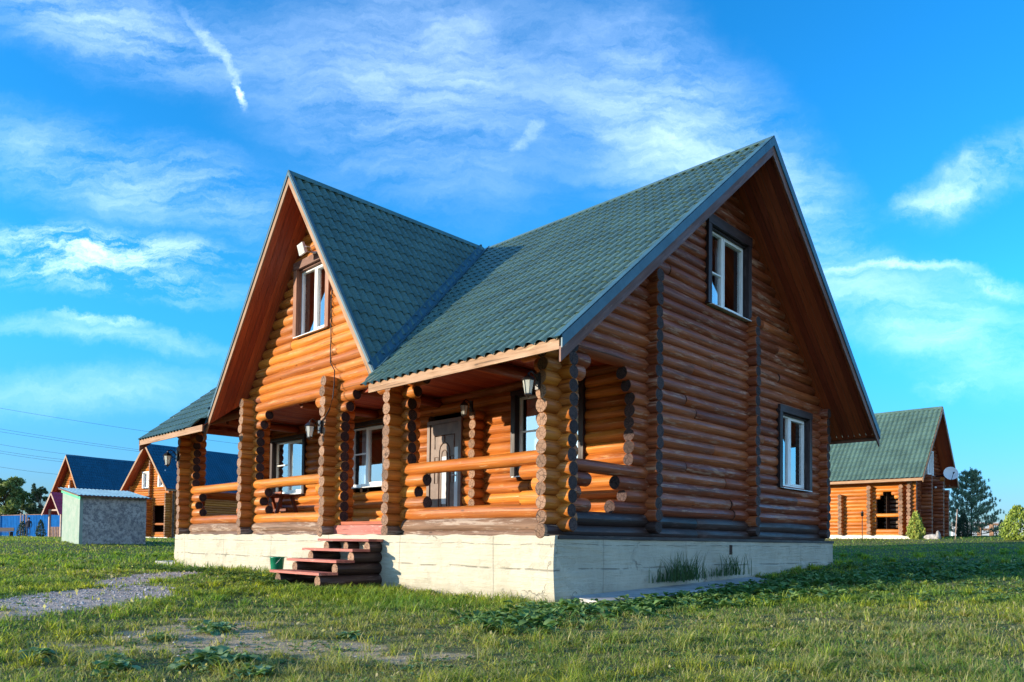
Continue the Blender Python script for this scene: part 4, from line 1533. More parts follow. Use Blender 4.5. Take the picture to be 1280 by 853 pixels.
# blue profiled sheet fence
fpts = [(-60, 80), (0, 73), (30, 72), (62, 71), (82, 70)]
fp = [Vector(spot(p, D)) for p, D in fpts]
fen = thing('sheet_fence', 'blue profiled metal fence along the far left edge of the plot', 'fence', tuple(fp[1]))
mb = MB()
for i in range(len(fp) - 1):
    a, b_ = fp[i], fp[i + 1]
    d = (b_ - a); L = Vector((d.x, d.y, 0)).length
    n = int(L / .05)
    nr = Vector((d.y, -d.x, 0)).normalized()
    vs = []
    for j in range(n + 1):
        p = a + d * (j / n)
        q = p + nr * (.008 if (j // 2) % 2 else -.008)
        vs += [q + Vector((0, 0, -.2)) - fp[1], q + Vector((0, 0, 2.12)) - fp[1]]
    mb.add(vs, [(2 * j, 2 * j + 2, 2 * j + 3, 2 * j + 1) for j in range(n)])
mb.build('sheet', 'blue_sheet', fen)
for i in range(len(fp) - 1):
    for k in (0,):
        p = fp[i].lerp(fp[i + 1], k) - fp[1]
        mb = MB(); box(mb, (p.x + .04, p.y - .10, p.z - .3), (p.x + .12, p.y - .02, p.z + 2.2)); mb.build('post', 'post_pale', fen)
mb = MB()
for i in range(len(fp) - 1):
    bar(mb, fp[i] - fp[1] + Vector((0, 0, 2.14)), fp[i + 1] - fp[1] + Vector((0, 0, 2.14)), .07, .05)
mb.build('rail', 'plank_brown', fen)
for px_ in (26, 33):
    x, y, z = spot(px_, 69)
    mb = MB(); box(mb, (x - .05, y - .05, z - .2), (x + .05, y + .05, z + 2.15)); box(mb, (x - .07, y - .07, z + 2.15), (x + .07, y + .07, z + 2.2))
    tag(mb.build('pole', 'post_pale'), 'pale wooden pole standing before the blue fence, ' + ('nearer the photo edge' if px_ == 26 else 'just behind the standing person'), 'pole')
x, y, z = spot(5, 66)
bn2 = thing('garden_bench', 'small dark garden bench before the blue fence at the far left edge', 'bench', (x, y, z), .7)
mb = MB(); box(mb, (-.8, -.2, .40), (.8, .2, .45)); mb.build('seat', 'plank_black', bn2)
for sx in (-.7, .7):
    mb = MB(); box(mb, (sx - .04, -.2, 0), (sx + .04, .2, .398)); mb.build('leg', 'plank_black', bn2)
mb = MB(); box(mb, (-.8, .2, .5), (.8, .24, .8)); mb.build('backrest', 'plank_black', bn2)

# person by the fence
def person(loc, rz):
    mp = thing('person', 'person in dark jacket and blue trousers standing before the blue fence', 'person', loc, rz)
    V = [(0, 0, .92), (0, .01, 1.08), (0, .01, 1.25), (0, .01, 1.40), (0, .0, 1.47), (0, -.01, 1.54), (0, -.02, 1.62), (0, -.01, 1.70),
         (.09, 0, .88), (.11, -.02, .48), (.11, .02, .08), (.11, -.10, .04), (-.09, 0, .88), (-.11, .02, .48), (-.12, .05, .08), (-.12, -.07, .04),
         (.18, .01, 1.38), (.24, .03, 1.12), (.23, -.06, .88), (.23, -.08, .80), (-.18, .01, 1.38), (-.25, .03, 1.12), (-.23, -.06, .88), (-.23, -.08, .80)]
    E_ = [(0, 1), (1, 2), (2, 3), (3, 4), (4, 5), (5, 6), (6, 7), (0, 8), (8, 9), (9, 10), (10, 11), (0, 12), (12, 13), (13, 14), (14, 15),
          (3, 16), (16, 17), (17, 18), (18, 19), (3, 20), (20, 21), (21, 22), (22, 23)]
    R_ = [.14, .135, .16, .14, .06, .075, .095, .07, .09, .065, .045, .04, .09, .065, .045, .04, .07, .05, .04, .035, .07, .05, .04, .035]
    me = bpy.data.meshes.new('body')
    me.from_pydata(V, E_, [])
    bm = bmesh.new()
    bm.from_mesh(me)
    ly = bm.verts.layers.skin.new()
    bm.verts.ensure_lookup_table()
    for i, q in enumerate(R_):
        bm.verts[i][ly].radius = (q, q * .8)
    bm.verts[0][ly].use_root = True
    bm.to_mesh(me)
    bm.free()
    o = bpy.data.objects.new('body', me)
    COL.objects.link(o)
    o.parent = mp
    o.modifiers.new('skin', 'SKIN')
    sb = o.modifiers.new('sub', 'SUBSURF'); sb.levels = sb.render_levels = 1
    m, t = newmat('body_clothes')
    z = t.n('SeparateXYZ'); t.put(z.inputs[0], t.obj())
    c = t.mix(t.ramp(z.outputs[2], .90, .92), (.05, .10, .22), (.03, .03, .04))
    c = t.mix(t.ramp(z.outputs[2], 1.47, 1.49), c, (.48, .28, .2))
    c = t.mix(t.ramp(z.outputs[2], .08, .06), c, (.02, .02, .02))
    t.out(t.pri(c, .8, None, .2))
    me.materials.append(m)
    h = MB()
    lathe(h, [(.001, .13), (.07, .11), (.10, .05), (.095, -.02)], (0, .015, 1.64), 10)
    h.build('hair', 'hair_dark', mp)
x, y, z = spot(36, 66)
person((x, y, z - .02), 1.0)

# ------------------------------------------------------------------ foliage
NR = np.random.RandomState(11)
def leaf_mesh(name, V, F, Cc, mat, parent=None):
    """V (n,3), F (m,k), Cc per vertex colour"""
    me = bpy.data.meshes.new(name)
    V = np.ascontiguousarray(V, np.float32)
    F = np.ascontiguousarray(F, np.int32)
    me.vertices.add(len(V)); me.vertices.foreach_set('co', V.ravel())
    k = F.shape[1]
    me.loops.add(F.size); me.loops.foreach_set('vertex_index', F.ravel())
    me.polygons.add(len(F)); me.polygons.foreach_set('loop_start', np.arange(len(F), dtype=np.int32) * k)
    me.update(calc_edges=True)
    a = me.attributes.new('col', 'FLOAT_COLOR', 'POINT')
    a.data.foreach_set('color', np.concatenate([Cc, np.ones((len(Cc), 1))], 1).astype(np.float32).ravel())
    me.materials.append(M[mat])
    o = bpy.data.objects.new(name, me)
    COL.objects.link(o)
    if parent is not None:
        o.parent = parent
    return o
def quads(P, size, col, flat=0.0, up=None, aspect=1.7):
    """randomly turned leaf quads (pointed at both ends) at P"""
    n = len(P)
    d = NR.normal(size=(n, 3))
    if up is not None:
        d = d * (1 - flat) + np.asarray(up) * flat
    d /= np.linalg.norm(d, axis=1)[:, None]
    e = np.cross(d, NR.normal(size=(n, 3)))
    e /= np.linalg.norm(e, axis=1)[:, None]
    s = (np.asarray(size) * NR.uniform(.6, 1.3, n))[:, None]
    V = np.stack([P - d * s, P + e * s / aspect, P + d * s, P - e * s / aspect], 1).reshape(-1, 3)
    F = np.arange(4 * n).reshape(n, 4)
    C = np.repeat(col, 4, 0)
    return V, F, C
def leafcol(n, a, b, v=.25):
    k = NR.uniform(0, 1, (n, 1))
    return (np.array(a) * (1 - k) + np.array(b) * k) * NR.uniform(1 - v, 1 + v, (n, 1))

def broad_tree(name, label, cat, loc, H, Rr, cols, n=9000, seed=1, group=None, clumps=34, leaf=.13):
    r = np.random.RandomState(seed)
    T = thing(name, label, cat, loc, 0, group)
    tr = MB()
    tube(tr, [(0, 0, -.3), (.05, 0, H * .25), (.0, .06, H * .5), (.05, .03, H * .85)], H * .022, 8, r1=H * .005)
    Ps = []
    for i in range(clumps):
        u = r.uniform(0, 1)
        zz = H * (.22 + .74 * u)
        wide = Rr * (math.sin(PI * (.12 + .80 * u)) ** .7)
        a = r.uniform(0, 6.28)
        rad = wide * math.sqrt(r.uniform(.08, 1))
        c = np.array([math.cos(a) * rad, math.sin(a) * rad, zz])
        tube(tr, [(0, 0, zz * .62), tuple(c * np.array([.5, .5, 0]) + np.array([0, 0, zz * .82])), tuple(c)], H * .007, 5, r1=H * .002)
        cr = Rr * r.uniform(.16, .34)
        k = int(n / clumps)
        d = r.normal(size=(k, 3))
        d /= np.linalg.norm(d, axis=1)[:, None]
        Ps.append(c + d * (cr * r.uniform(.35, 1.05, (k, 1)) ** .6) * np.array([1, 1, .75]))
    P = np.concatenate(Ps)
    tr.build('trunk', 'bark', T)
    V, F, C = quads(P, leaf, leafcol(len(P), *cols))
    leaf_mesh('crown', V, F, C, 'leaf', T)
    return T
def spire_tree(name, label, cat, loc, H, Rr, cols, n=5000, seed=1, group=None, leaf=.10):
    """fir like: drooping whorls of sprays"""
    r = np.random.RandomState(seed)
    T = thing(name, label, cat, loc, 0, group)
    tr = MB()
    tube(tr, [(0, 0, -.3), (0, 0, H * .5), (0, 0, H * .97)], H * .018, 7, r1=H * .003)
    Ps = []
    nb = 70
    for i in range(nb):
        u = (i + r.uniform()) / nb
        z = H * (.08 + .90 * u)
        L = Rr * (1 - u) ** .8 * r.uniform(.65, 1.15) + .05
        a = r.uniform(0, 6.28)
        k = int(n / nb)
        s = r.uniform(.1, 1, k) ** .7
        p = np.stack([np.cos(a) * L * s, np.sin(a) * L * s, z - .22 * L * s + .12 * L * s * s], 1) + r.normal(size=(k, 3)) * .06 * (1 + L)
        Ps.append(p)
        tube(tr, [(0, 0, z), (math.cos(a) * L * .8, math.sin(a) * L * .8, z - .1 * L)], .012, 4, r1=.005)
    P = np.concatenate(Ps)
    tr.build('trunk', 'bark', T)
    V, F, C = quads(P, leaf, leafcol(len(P), *cols), aspect=3)
    leaf_mesh('crown', V, F, C, 'needle', T)
    return T
def pine(loc):
    r = np.random.RandomState(5)
    H = 4.25
    T = thing('pine_tree', 'young open branched pine beside the far right cottage', 'tree', loc)
    tr = MB()
    tube(tr, [(0, 0, -.2), (.03, 0, 1.2), (0, .02, 2.6), (.02, 0, H)], .07, 8, r1=.012)
    Ps, Ds = [], []
    for w in range(10):
        z0 = .06 + w * .41
        nb = 9
        for i in range(nb):
            a = 6.28 * i / nb + r.uniform(-.4, .4) + w
            L = (2.0 * (1 - z0 / H) ** 1.05 + .20) * r.uniform(.7, 1.1)
            pts = []
            for s in np.linspace(0, 1, 6):
                pts.append(Vector((math.cos(a) * L * s, math.sin(a) * L * s, z0 + .10 * L * s + (.22 + .22 * z0 / H) * L * s ** 2.4)))
            tube(tr, pts, .022, 5, r1=.006)
            for s in np.linspace(.45, 1, 6):
                c = np.array([math.cos(a) * L * s, math.sin(a) * L * s, z0 + .10 * L * s + (.22 + .22 * z0 / H) * L * s ** 2.4])
                for q in range(3):
                    e = c + r.normal(size=3) * np.array([.10, .10, .06])
                    tip = e + np.array([0, 0, .16]) * r.uniform(.6, 1.4)
                    k = 34
                    tt = r.uniform(0, 1, (k, 1))
                    Ps.append(e * (1 - tt) + tip * tt)
                    dd = r.normal(size=(k, 3)) + np.array([math.cos(a) * .5, math.sin(a) * .5, 1.2])
                    Ds.append(dd / np.linalg.norm(dd, axis=1)[:, None])
    k = 60
    tt = r.uniform(0, 1, (k, 1))
    Ps.append(np.array([0, 0, H - .35]) + np.array([0, 0, .45]) * tt)
    dd = r.normal(size=(k, 3)) + np.array([0, 0, 1.2])
    Ds.append(dd / np.linalg.norm(dd, axis=1)[:, None])
    tr.build('trunk', 'bark', T)
    P, Dn = np.concatenate(Ps), np.concatenate(Ds)
    n = len(P)
    e = np.cross(Dn, r.normal(size=(n, 3)))
    e /= np.linalg.norm(e, axis=1)[:, None]
    L = r.uniform(.07, .12, (n, 1))
    V = np.stack([P - e * .010, P + e * .010, P + Dn * L + e * .004, P + Dn * L - e * .004], 1).reshape(-1, 3)
    leaf_mesh('crown', V, np.arange(4 * n).reshape(n, 4), np.repeat(leafcol(n, (.13, .21, .12), (.28, .37, .24)), 4, 0), 'needle', T)
pine(spot(1214, 47))
def thuja(loc, H, Rr, cols, label, n=2600, seed=2, power=.7, name='thuja'):
    r = np.random.RandomState(seed)
    T = thing(name, label, 'shrub', loc)
    tr = MB(); tube(tr, [(0, 0, -.1), (0, 0, H * .8)], .03, 6, r1=.008); tr.build('trunk', 'bark', T)
    u = r.uniform(0, 1, n) ** 1.15
    a = r.uniform(0, 6.28, n)
    lob = 1 + .16 * np.sin(5 * a + 7 * u) + .10 * np.sin(9 * a - 11 * u)
    rad = Rr * np.clip(1.04 - u, 0, 1) ** power * lob * r.uniform(.55, 1.05, n) ** .5 * np.clip(.55 + u * 3, 0, 1)
    P = np.stack([np.cos(a) * rad, np.sin(a) * rad, .03 + H * u * r.uniform(.9, 1.06, n)], 1)
    V, F, C = quads(P, .05 * (H / 1.3), leafcol(n, *cols), .75, (0, 0, 1), 2.2)
    leaf_mesh('crown', V, F, C, 'needle', T)
thuja(spot(1145, 37.5), 1.32, .43, ((.16, .22, .03), (.30, .34, .06)), 'yellow green young thuja by the corner of the green roofed cottage', 2600, 2, .55)
thuja(spot(1272, 34), 1.50, .72, ((.11, .18, .02), (.27, .33, .05)), 'bushy yellow green thuja at the right edge of the lawn', 3600, 3, .55)
thuja(spot(1204, 44), 1.35, .40, ((.018, .04, .02), (.04, .075, .035)), 'dark green young thuja at the foot of the pine', 2400, 4, .6)
thuja(spot(28, 67), 1.35, .5, ((.02, .05, .02), (.04, .08, .03)), 'low dark conifer bush left of the standing person', 1200, 5, .6)
thuja(spot(51, 64), 1.4, .42, ((.02, .05, .02), (.045, .085, .03)), 'low dark conifer bush right of the standing person, beside the gazebo', 1200, 6, .6)
thuja(spot(1252, 55), 1.15, .5, ((.03, .05, .03), (.05, .09, .05)), 'small dark spruce by the far rail fence', 1200, 8, .8, 'young_spruce')
broad_tree('broadleaf_tree', 'largest leafy tree beyond the blue fence, cut by the left edge', 'tree', spot(6, 118), 9.0, 3.7, ((.11, .16, .05), (.25, .29, .10)), 9000, 3, leaf=.22)
broad_tree('broadleaf_tree', 'darker leafy tree wholly left of the frame edge tree', 'tree', spot(-40, 120), 9.5, 4.6, ((.04, .07, .02), (.10, .13, .04)), 6000, 4, leaf=.24) if False else None
spire_tree('spruce_tree', 'thin pointed spruce beyond the fence, left of the far cottage', 'tree', spot(41, 122), 8.4, 1.3, ((.06, .095, .05), (.11, .15, .08)), 2600, 5, leaf=.2)
broad_tree('broadleaf_tree', 'small rounded tree between the spruce and the far cottage', 'tree', spot(50, 118), 7.6, 1.7, ((.06, .09, .05), (.13, .16, .08)), 3200, 6, leaf=.2)
broad_tree('broadleaf_tree', 'low bushy tree showing over the fence between the big tree and the spruce', 'tree', spot(27, 125), 5.6, 2.2, ((.05, .08, .04), (.10, .13, .06)), 2600, 7, leaf=.22)

# lamp post, stakes, stones, rail fence, pale wall on the right
x, y, z = spot(1078, 36)
gl_ = thing('garden_lamp', 'thin dark garden lamp on the lawn before the green roofed cottage', 'lamp', (x, y, z))
mb = MB(); tube(mb, [(0, 0, -.1), (0, 0, 1.2)], .018, 6); mb.build('pole', 'iron', gl_)
mb = MB(); lathe(mb, [(.02, 1.2), (.07, 1.23), (.055, 1.36), (.09, 1.37), (.02, 1.45), (.001, 1.53)], (0, 0, 0), 8); mb.build('lamp_head', 'iron', gl_)
x, y, z = spot(1194, 35)
mb = MB(); tube(mb, [(x, y, z - .1), (x + .08, y + .08, z + 1.45)], .018, 6)
tag(mb.build('stake', 'post_pale'), 'thin pale stake leaning on the lawn in front of the pine', 'stake')
def stone(loc, s, seed, lab):
    r = np.random.RandomState(seed)
    bm = bmesh.new(); bmesh.ops.create_icosphere(bm, subdivisions=2, radius=1)
    for v in bm.verts:
        v.co *= 1 + .16 * math.sin(v.co.x * 3 + seed) + .12 * math.sin(v.co.y * 4.3 + v.co.z * 3)
        v.co = Vector((v.co.x * s[0], v.co.y * s[1], v.co.z * s[2]))
    me = bpy.data.meshes.new('stone'); bm.to_mesh(me); bm.free()
    me.materials.append(M['stone'])
    o = bpy.data.objects.new('stone', me); COL.objects.link(o); o.location = loc
    tag(o, lab, 'stone')
x, y, z = spot(1165, 36.5); stone((x, y, z + .06), (.42, .2, .17), 1, 'long low pale stone beside the yellow green thuja')
x, y, z = spot(1173, 36.2); stone((x, y, z + .12), (.12, .14, .26), 2, 'upright pale stone at the foot of the cottage corner')
x0, y0, z0_ = spot(1222, 58); x1, y1, z1_ = spot(1272, 57)
rf = thing('rail_fence', 'low brown rail fence beyond the lawn at the far right', 'fence', (x0, y0, z0_))
dv = Vector((x1 - x0, y1 - y0, z1_ - z0_))
for k in (.05, .36, .68, .97):
    mb = MB(); p = dv * k; box(mb, (p.x - .14, p.y - .14, p.z - .2), (p.x + .14, p.y + .14, p.z + .95)); mb.build('post', 'rail_brown', rf)
for hz in (.55, .95):
    mb = MB(); bar(mb, Vector((0, 0, hz)), dv + Vector((0, 0, hz)), .08, .16); mb.build('rail', 'rail_brown', rf)
x0, y0, z0_ = spot(1190, 96); x1, y1, z1_ = spot(1330, 96)
mb = MB(); bar(mb, (x0, y0, z0_ + .5), (x1, y1, z1_ + .5), .3, 2.9)
tag(mb.build('boundary_wall', 'far_white'), 'long pale wall far behind the rail fence on the right', 'wall')

# overhead lines
GRP = 'power lines crossing the sky on the left'
LN = [((0, 510.5), (180, 539), 'topmost single power line above the two cottages'), ((0, 536.5), (170, 562), 'upper wire of the close pair crossing above the shed'),
      ((0, 540), (168, 564), 'lower wire of the close pair crossing above the shed'), ((0, 556), (100, 570), 'power line just under the close pair, alone'),
      ((0, 564), (82, 575), 'upper wire of the lower pair left of the far cottage'), ((0, 566.8), (82, 578), 'lower wire of the lower pair left of the far cottage'),
      ((0, 584), (70, 593), 'lowest power line, over the tree beyond the fence')]
for (a, b_, lab) in LN:
    P = []
    for (px, py) in (a, b_):
        D = 95
        u = (px - 640) / FOC
        hor = 677.3 + (px - 640) * ROLL
        v = (hor - py) / FOC
        q = Vector((CAM.x, CAM.y, CAM.z)) + (F0 + rgt * u + Vector((0, 0, v))) * D
        P.append(q)
    d = P[1] - P[0]
    pts = [P[0] + d * k + Vector((0, 0, .25 * ((k - .5) ** 2 - .25))) for k in np.linspace(-.8, 2.2, 16)]
    mb = MB(); tube(mb, pts, .015, 4)
    tag(mb.build('power_line', 'cable'), lab, 'power line', GRP)

# ------------------------------------------------------------------ grass and weeds
def blocked(x, y):
    b = (x > -13.5) & (x < 0.0) & (y > 0) & (y < 9.83)
    b |= (x > -5.75) & (x < -4.03) & (y > -1.30) & (y < .1)
    b |= (x > 0) & (x < .58) & (y > .35) & (y < 5.5)
    b |= (x > -14.5) & (x < -13.4) & (y > -.05) & (y < 1.4)
    b |= (x > SX0) & (x < SX1) & (y > SY0) & (y < SY1)
    return b
def sector(n, d0, d1, half=44):
    d = d0 * (d1 / d0) ** NR.uniform(0, 1, n)
    a = np.tan(np.radians(half)) * NR.uniform(-1, 1, n)
    x = CAM.x + (F0.x + rgt.x * a) * d
    y = CAM.y + (F0.y + rgt.y * a) * d
    return x, y, d
def grass(n, d0, d1, tufts=0):
    x, y, d = sector(n, d0, d1)
    if tufts:                                  # clumps of longer blades
        cx, cy, cd = sector(tufts, d0, d1)
        i = NR.randint(0, tufts, n)
        sp_ = NR.uniform(.02, .07, tufts)[i]
        x, y, d = cx[i] + NR.normal(0, 1, n) * sp_, cy[i] + NR.normal(0, 1, n) * sp_, cd[i]
        hk = NR.uniform(.9, 2.1, tufts)[i]
        ck_ = NR.uniform(0, 1, tufts)[i]
    g, di, dr, lu = masks(x, y)
    tuft = .55 * fbm(x * 3.2, y * 3.2, 77, 3) + .45 * fbm(x * .8, y * .8, 41, 2)
    keep = ~blocked(x, y) & (NR.uniform(0, 1, n) > np.clip(g * 1.1 + di * .82, 0, .985)) & (NR.uniform(0, 1, n) < np.clip(.25 + tuft * 1.5, 0, 1))
    x, y, d, g, di, dr, lu, tuft = [q[keep] for q in (x, y, d, g, di, dr, lu, tuft)]
    if tufts:
        hk, ck_ = hk[keep], ck_[keep]
    n = len(x)
    z = zt(x, y)
    h = (.028 + .065 * np.clip((tuft - .3) * 2.2, 0, 1.2) + .07 * lu) * NR.uniform(.55, 1.5, n) * (1 - .45 * dr) * (1 - .5 * di)
    near_wall = np.exp(-np.clip(np.abs(y + .15) - .1, 0, 9) / .25) * ((x > -13.5) & (x < .3))
    h *= 1 + 1.0 * near_wall
    h *= np.clip(d / 14, 1, 1.35) * np.where(y > 9, .7, 1)
    if tufts:
        h = (.05 + .03 * NR.uniform(0, 1, n)) * hk * np.clip(d / 14, 1, 1.35)
    w = .0032 * np.clip(d / 5.0, .8, 6) * NR.uniform(.7, 1.4, n)
    a = NR.uniform(0, 6.28, n)
    ln = np.stack([np.cos(a), np.sin(a)], 1)
    sd = np.stack([-np.sin(a), np.cos(a)], 1)
    bend = NR.uniform(.2, 1.7, n) * h
    B = np.stack([x, y, z - .01], 1)
    def at(f, wf):
        c = B.copy()
        c[:, :2] += ln * (bend * f ** 2)[:, None]
        c[:, 2] += h * (f - .22 * f * f * bend / np.maximum(h, 1e-4))
        l, r_ = c.copy(), c.copy()
        l[:, :2] += sd * (w * wf)[:, None]
        r_[:, :2] -= sd * (w * wf)[:, None]
        return l, r_
    l0, r0 = at(0, 1); l1, r1 = at(.55, .8); l2, r2 = at(1.0, .12)
    V = np.stack([l0, r0, l1, r1, l2, r2], 1).reshape(-1, 3)
    i = np.arange(n) * 6
    F = np.stack([np.stack([i, i + 1, i + 3, i + 2], 1), np.stack([i + 2, i + 3, i + 5, i + 4], 1)], 1).reshape(-1, 4)
    k = NR.uniform(0, 1, (n, 1))
    gA, gB = np.array((.13, .22, .034)), np.array((.38, .44, .082))
    c = gA * (1 - k) + gB * k
    c = c * (1 - .40 * lu[:, None]) + np.array((.13, .30, .03)) * .40 * lu[:, None]
    pt = np.clip((fbm(x * .45, y * .45, 63, 3) - .42) * 4, 0, 1)[:, None]      # greener and yellower patches
    c = c * (np.array((.72, .86, .95)) * (1 - pt) + np.array((1.16, 1.04, .9)) * pt)
    if tufts:
        c = c * (.7 + .6 * ck_[:, None]) * np.where(ck_[:, None] > .6, np.array((1.25, 1.1, .8)), np.array((.9, 1.0, 1.0)))
    pd = np.clip(dr * .85 + di * .3 + .03, 0, .85)
    straw = NR.uniform(0, 1, n) < pd
    sc = np.array((.34, .31, .13)) * (1 - k) + np.array((.50, .45, .22)) * k
    yel = np.array((.25, .28, .07)) * (1 - k) + np.array((.34, .34, .10)) * k
    c = np.where(straw[:, None], np.where(NR.uniform(0, 1, (n, 1)) < .45, sc, yel), c)
    c = c * NR.uniform(.75, 1.2, (n, 1))
    return V, F, np.repeat(c, 6, 0)
def litter(n):
    x, y, d = sector(n, 3, 22)
    k = ~blocked(x, y)
    x, y, d = x[k], y[k], d[k]
    P = np.stack([x, y, zt(x, y) + NR.uniform(.005, .05, len(x))], 1)
    V, F, C = quads(P, .016 * np.clip(d / 6, .8, 2.2), leafcol(len(P), (.30, .26, .12), (.48, .44, .26)), .6, (0, 0, 1), 1.4)
    return V, F, C
parts = [grass(250000, 2.4, 15), grass(130000, 15, 75), grass(90000, 2.6, 24, 1700), litter(1800)]
off = 0
Vs, Fs, Cs = [], [], []
for V, F, C in parts:
    Vs.append(V); Fs.append(F + off); Cs.append(C); off += len(V)
go = leaf_mesh('grass', np.concatenate(Vs), np.concatenate(Fs), np.concatenate(Cs), 'blade')
tag(go, 'short patchy lawn grass with dry straw mixed in', None, None, 'stuff')
go.pop('label')

# broad leaves: one leaf is a folded, wavy blade of 2 x 4 quads on a stalk
def leaves(base, direc, L, Wd, col, lift):
    """base (n,3), direc azimuth, L length, Wd width, lift angle"""
    n = len(base)
    us = np.array([0, .22, .5, .8, 1.0]); ws = np.array([.34, .92, 1.0, .62, .04])
    dx, dy = np.cos(direc), np.sin(direc)
    V = np.zeros((n, 15, 3))
    ph = NR.uniform(0, 6.28, n)
    for i, (u, w) in enumerate(zip(us, ws)):
        r_ = L * u
        ang = lift - 1.15 * u * u + .1
        hor, ver = L * (u * np.cos(lift) + .0), L * (u * np.sin(lift) - .42 * u * u)
        for j, s in enumerate((-1, 0, 1)):
            q = Wd * .5 * w * s
            V[:, i * 3 + j, 0] = base[:, 0] + dx * hor - dy * q
            V[:, i * 3 + j, 1] = base[:, 1] + dy * hor + dx * q
            V[:, i * 3 + j, 2] = base[:, 2] + ver + (np.abs(s) * .20 * Wd * w) + .07 * Wd * np.sin(ph + u * 6 + s * 1.7)
    f = []
    for i in range(4):
        for j in range(2):
            f.append((i * 3 + j, i * 3 + j + 1, i * 3 + j + 4, i * 3 + j + 3))
    F = (np.array(f)[None] + (np.arange(n) * 15)[:, None, None]).reshape(-1, 4)
    return V.reshape(-1, 3), F, np.repeat(col, 15, 0)
def rosettes(x, y, z, size, k, ca, cb):
    """k leaves for each plant"""
    n = len(x)
    X_, Y2, Z_, S_ = [np.repeat(q, k) for q in (x, y, z, size)]
    m_ = n * k
    az = NR.uniform(0, 6.28, m_)
    lift = NR.uniform(.25, 1.25, m_)
    st = S_ * NR.uniform(.25, .8, m_)
    B = np.stack([X_ + np.cos(az) * st * np.cos(lift) * .7, Y2 + np.sin(az) * st * np.cos(lift) * .7, Z_ + st * np.sin(lift)], 1)
    L = S_ * NR.uniform(.55, 1.1, m_)
    return leaves(B, az, L, L * NR.uniform(.55, .8, m_), leafcol(m_, ca, cb, .25), lift * .55)
# leafy weeds along the shaded side and before the steps
def weed_field(n, fn_in, size0, size1, k, ca, cb):
    x, y = fn_in(n)
    b = ~blocked(x, y)
    x, y = x[b], y[b]
    keep = fbm(x * .9, y * .9, 55, 3) > .38
    x, y = x[keep], y[keep]
    return rosettes(x, y, zt(x, y) - .01, NR.uniform(size0, size1, len(x)), k, ca, cb)
def band_right(n):
    y = NR.uniform(-2.9, 10.5, n)
    c = np.where(y < 2, 1.10 + np.clip(-y, 0, 3) * .13, 1.25 + (y - 2) * .17)
    x = c + NR.normal(0, 1, n) * np.where(y < 1, .40, .72)
    x = np.where((x < .5) & (y > -.1), 1.1 - x, x)
    return np.clip(x, np.where(y > 0, .4, -.5), 6), y
def band_far(n):
    return NR.uniform(.3, 7.0, n), NR.uniform(3.0, 15, n)
def band_steps(n):
    x = NR.uniform(-13.3, -1.2, n)
    return x, -1.05 + NR.normal(0, .33, n) - .35 * ((x > -6.2) & (x < -3.6))
def scatter(n):
    x, y, d = sector(n, 3.0, 16)
    return x, y
fld = [weed_field(950, band_right, .06, .18, 9, (.06, .16, .04), (.25, .37, .12)),
       weed_field(900, band_far, .04, .11, 7, (.06, .16, .05), (.21, .32, .12)),
       weed_field(1000, band_steps, .04, .11, 8, (.07, .15, .03), (.18, .27, .08)),
       weed_field(4600, scatter, .016, .06, 6, (.09, .19, .05), (.26, .34, .13))]
off = 0
Vs, Fs, Cs = [], [], []
for V, F, C in fld:
    Vs.append(V); Fs.append(F + off); Cs.append(C); off += len(V)
wo_ = leaf_mesh('leafy_weeds', np.concatenate(Vs), np.concatenate(Fs), np.concatenate(Cs), 'leaf')
wo_['kind'] = 'stuff'
# single burdock plants of the foreground
BD = [((270, 790), .24, 15, 'broad leaved burdock on the bare patch, nearest the gravel'),
      ((258, 832), .30, 22, 'largest spreading burdock on the bottom edge of the photo, left of centre'),
      ((140, 838), .22, 16, 'burdock with pale leaves at the lower left of the lawn'),
      ((55, 822), .20, 16, 'dark low burdock at the lower left corner'),
      ((440, 797), .17, 13, 'grey green burdock alone between bare patch and grass'),
      ((350, 768), .15, 9, 'small upright burdock behind the bare patch'),
      ((520, 836), .12, 6, 'tiny pale leaved burdock right of centre on the near lawn'),
      ((320, 845), .20, 12, 'burdock on the bottom edge just right of the largest one'),
      ((205, 800), .18, 12, 'low burdock on the edge of the dirt, left of the bare patch')]
def ground_at(px, py):
    u = (px - 640) / FOC
    v = (677.3 + (px - 640) * ROLL - py) / FOC
    d = F0 + rgt * u + Vector((0, 0, v))
    D = 4.0
    for _ in range(30):
        p = Vector((CAM.x, CAM.y, 0)) + Vector((d.x, d.y, 0)) * D
        D = max(1, D + .5 * ((z1(p.x, p.y) - CAM.z) / v - D))
    return p.x, p.y, z1(p.x, p.y)
for (px, py), s, k, lab in BD:
    x, y, z = ground_at(px, py)
    nst = 6 if k > 11 else 3
    xs = x + NR.normal(0, s * .3, nst); ys = y + NR.normal(0, s * .3, nst)
    V, F, C = rosettes(xs, ys, zt(xs, ys) - .02, np.full(nst, s * .50), max(10, 3 * k // nst + 5), (.10, .22, .08), (.32, .43, .20))
    V = V - np.array([x, y, z])
    o = leaf_mesh('burdock_plant', V, F, C, 'leaf')
    o.location = (x, y, z)
    tag(o, lab, 'weed', 'burdock plants growing in the foreground')
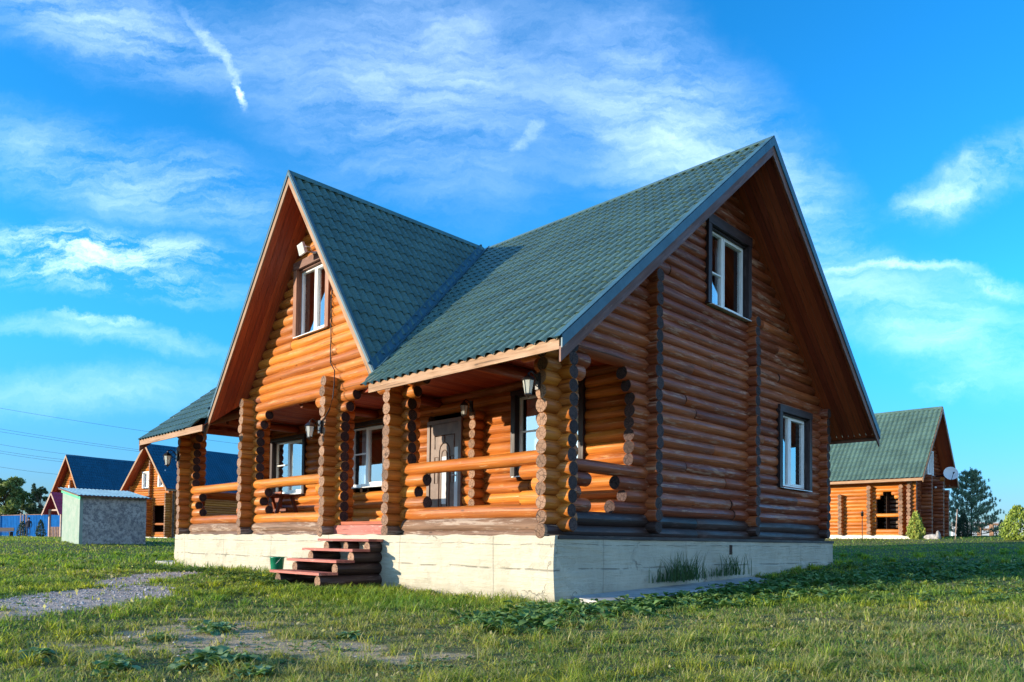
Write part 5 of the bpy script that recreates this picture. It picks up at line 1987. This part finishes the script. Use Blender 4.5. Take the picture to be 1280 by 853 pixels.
# tall grass against the plinth
def tall(loc_list, label, n, h0, cols):
    P = np.array(loc_list)
    cx = P.mean(0)
    i = NR.randint(0, len(P), n)
    x = P[i, 0] + NR.normal(0, .10, n); y = P[i, 1] + NR.normal(0, .16, n)
    x = np.maximum(x, .02)
    z = np.full(n, -.80) + .03 * y
    h = h0 * NR.uniform(.3, 1.15, n) * np.array([.55, 1.0, .8, 1.0, .6])[i % 5]
    a = NR.uniform(0, 6.28, n)
    ln = np.stack([np.cos(a), np.sin(a)], 1); sd = np.stack([-np.sin(a), np.cos(a)], 1)
    bd = h * NR.uniform(.1, .75, n)
    rows = []
    for f, w in ((0, 1), (.4, .9), (.75, .6), (1, .08)):
        c = np.stack([x, y, z], 1)
        c[:, :2] += ln * (bd * f * f)[:, None]
        c[:, 0] = np.maximum(c[:, 0], .012)
        c[:, 2] += h * (f - .25 * f ** 3 * bd / h)
        for s in (-1, 1):
            q = c.copy(); q[:, :2] += sd * (.006 * w * s); rows.append(q)
    V = np.stack(rows, 1).reshape(-1, 3)
    j = np.arange(n) * 8
    F = np.concatenate([np.stack([j + 2 * r, j + 2 * r + 1, j + 2 * r + 3, j + 2 * r + 2], 1) for r in range(3)])
    C = np.repeat(leafcol(n, *cols), 8, 0)
    o = leaf_mesh('tall_grass', V - np.array([cx[0], cx[1], -.75]), F, C, 'blade')
    o.location = (cx[0], cx[1], -.75)
    tag(o, label, 'tall grass')
tall([(.13, 2.6), (.16, 2.85), (.12, 3.05), (.18, 3.2), (.14, 3.5)], 'larger clump of tall grass against the shaded side of the plinth', 300, .50, ((.035, .085, .035), (.075, .13, .05)))
tall([(.13, 4.35), (.16, 4.65), (.14, 4.9)], 'smaller clump of tall grass further along the shaded plinth', 130, .44, ((.035, .085, .035), (.075, .13, .05)))

# gravel
n = 26000
x, y, d = sector(n, 5, 18, 40)
g, di, dr, lu = masks(x, y)
k = (NR.uniform(0, 1, n) < g * .95 + di * .06) & ~blocked(x, y)
x, y, d = x[k], y[k], d[k]
n = len(x)
z = zt(x, y)
ico = np.array([(0, 0, 1), (.9, 0, .1), (.25, .85, -.05), (-.75, .5, .1), (-.7, -.55, 0), (.3, -.85, .05)])
fi = np.array([(0, 1, 2), (0, 2, 3), (0, 3, 4), (0, 4, 5), (0, 5, 1)])
s = (NR.uniform(.008, .026, n) ** 1.0 * np.clip(d / 9, .8, 1.4))
sc = NR.uniform(.6, 1.3, (n, 1, 3)) * s[:, None, None]
an = NR.uniform(0, 6.28, n)
ca, sa = np.cos(an)[:, None], np.sin(an)[:, None]
L = ico[None] * sc
V = np.stack([L[..., 0] * ca - L[..., 1] * sa + x[:, None], L[..., 0] * sa + L[..., 1] * ca + y[:, None], L[..., 2] * .8 + z[:, None]], -1).reshape(-1, 3)
F = (fi[None] + (np.arange(n) * 6)[:, None, None]).reshape(-1, 3)
cg = leafcol(n, (.30, .25, .21), (.70, .62, .55), .2)
gv = leaf_mesh('gravel', V, F, np.repeat(cg, 6, 0), 'needle')
gv['kind'] = 'stuff'
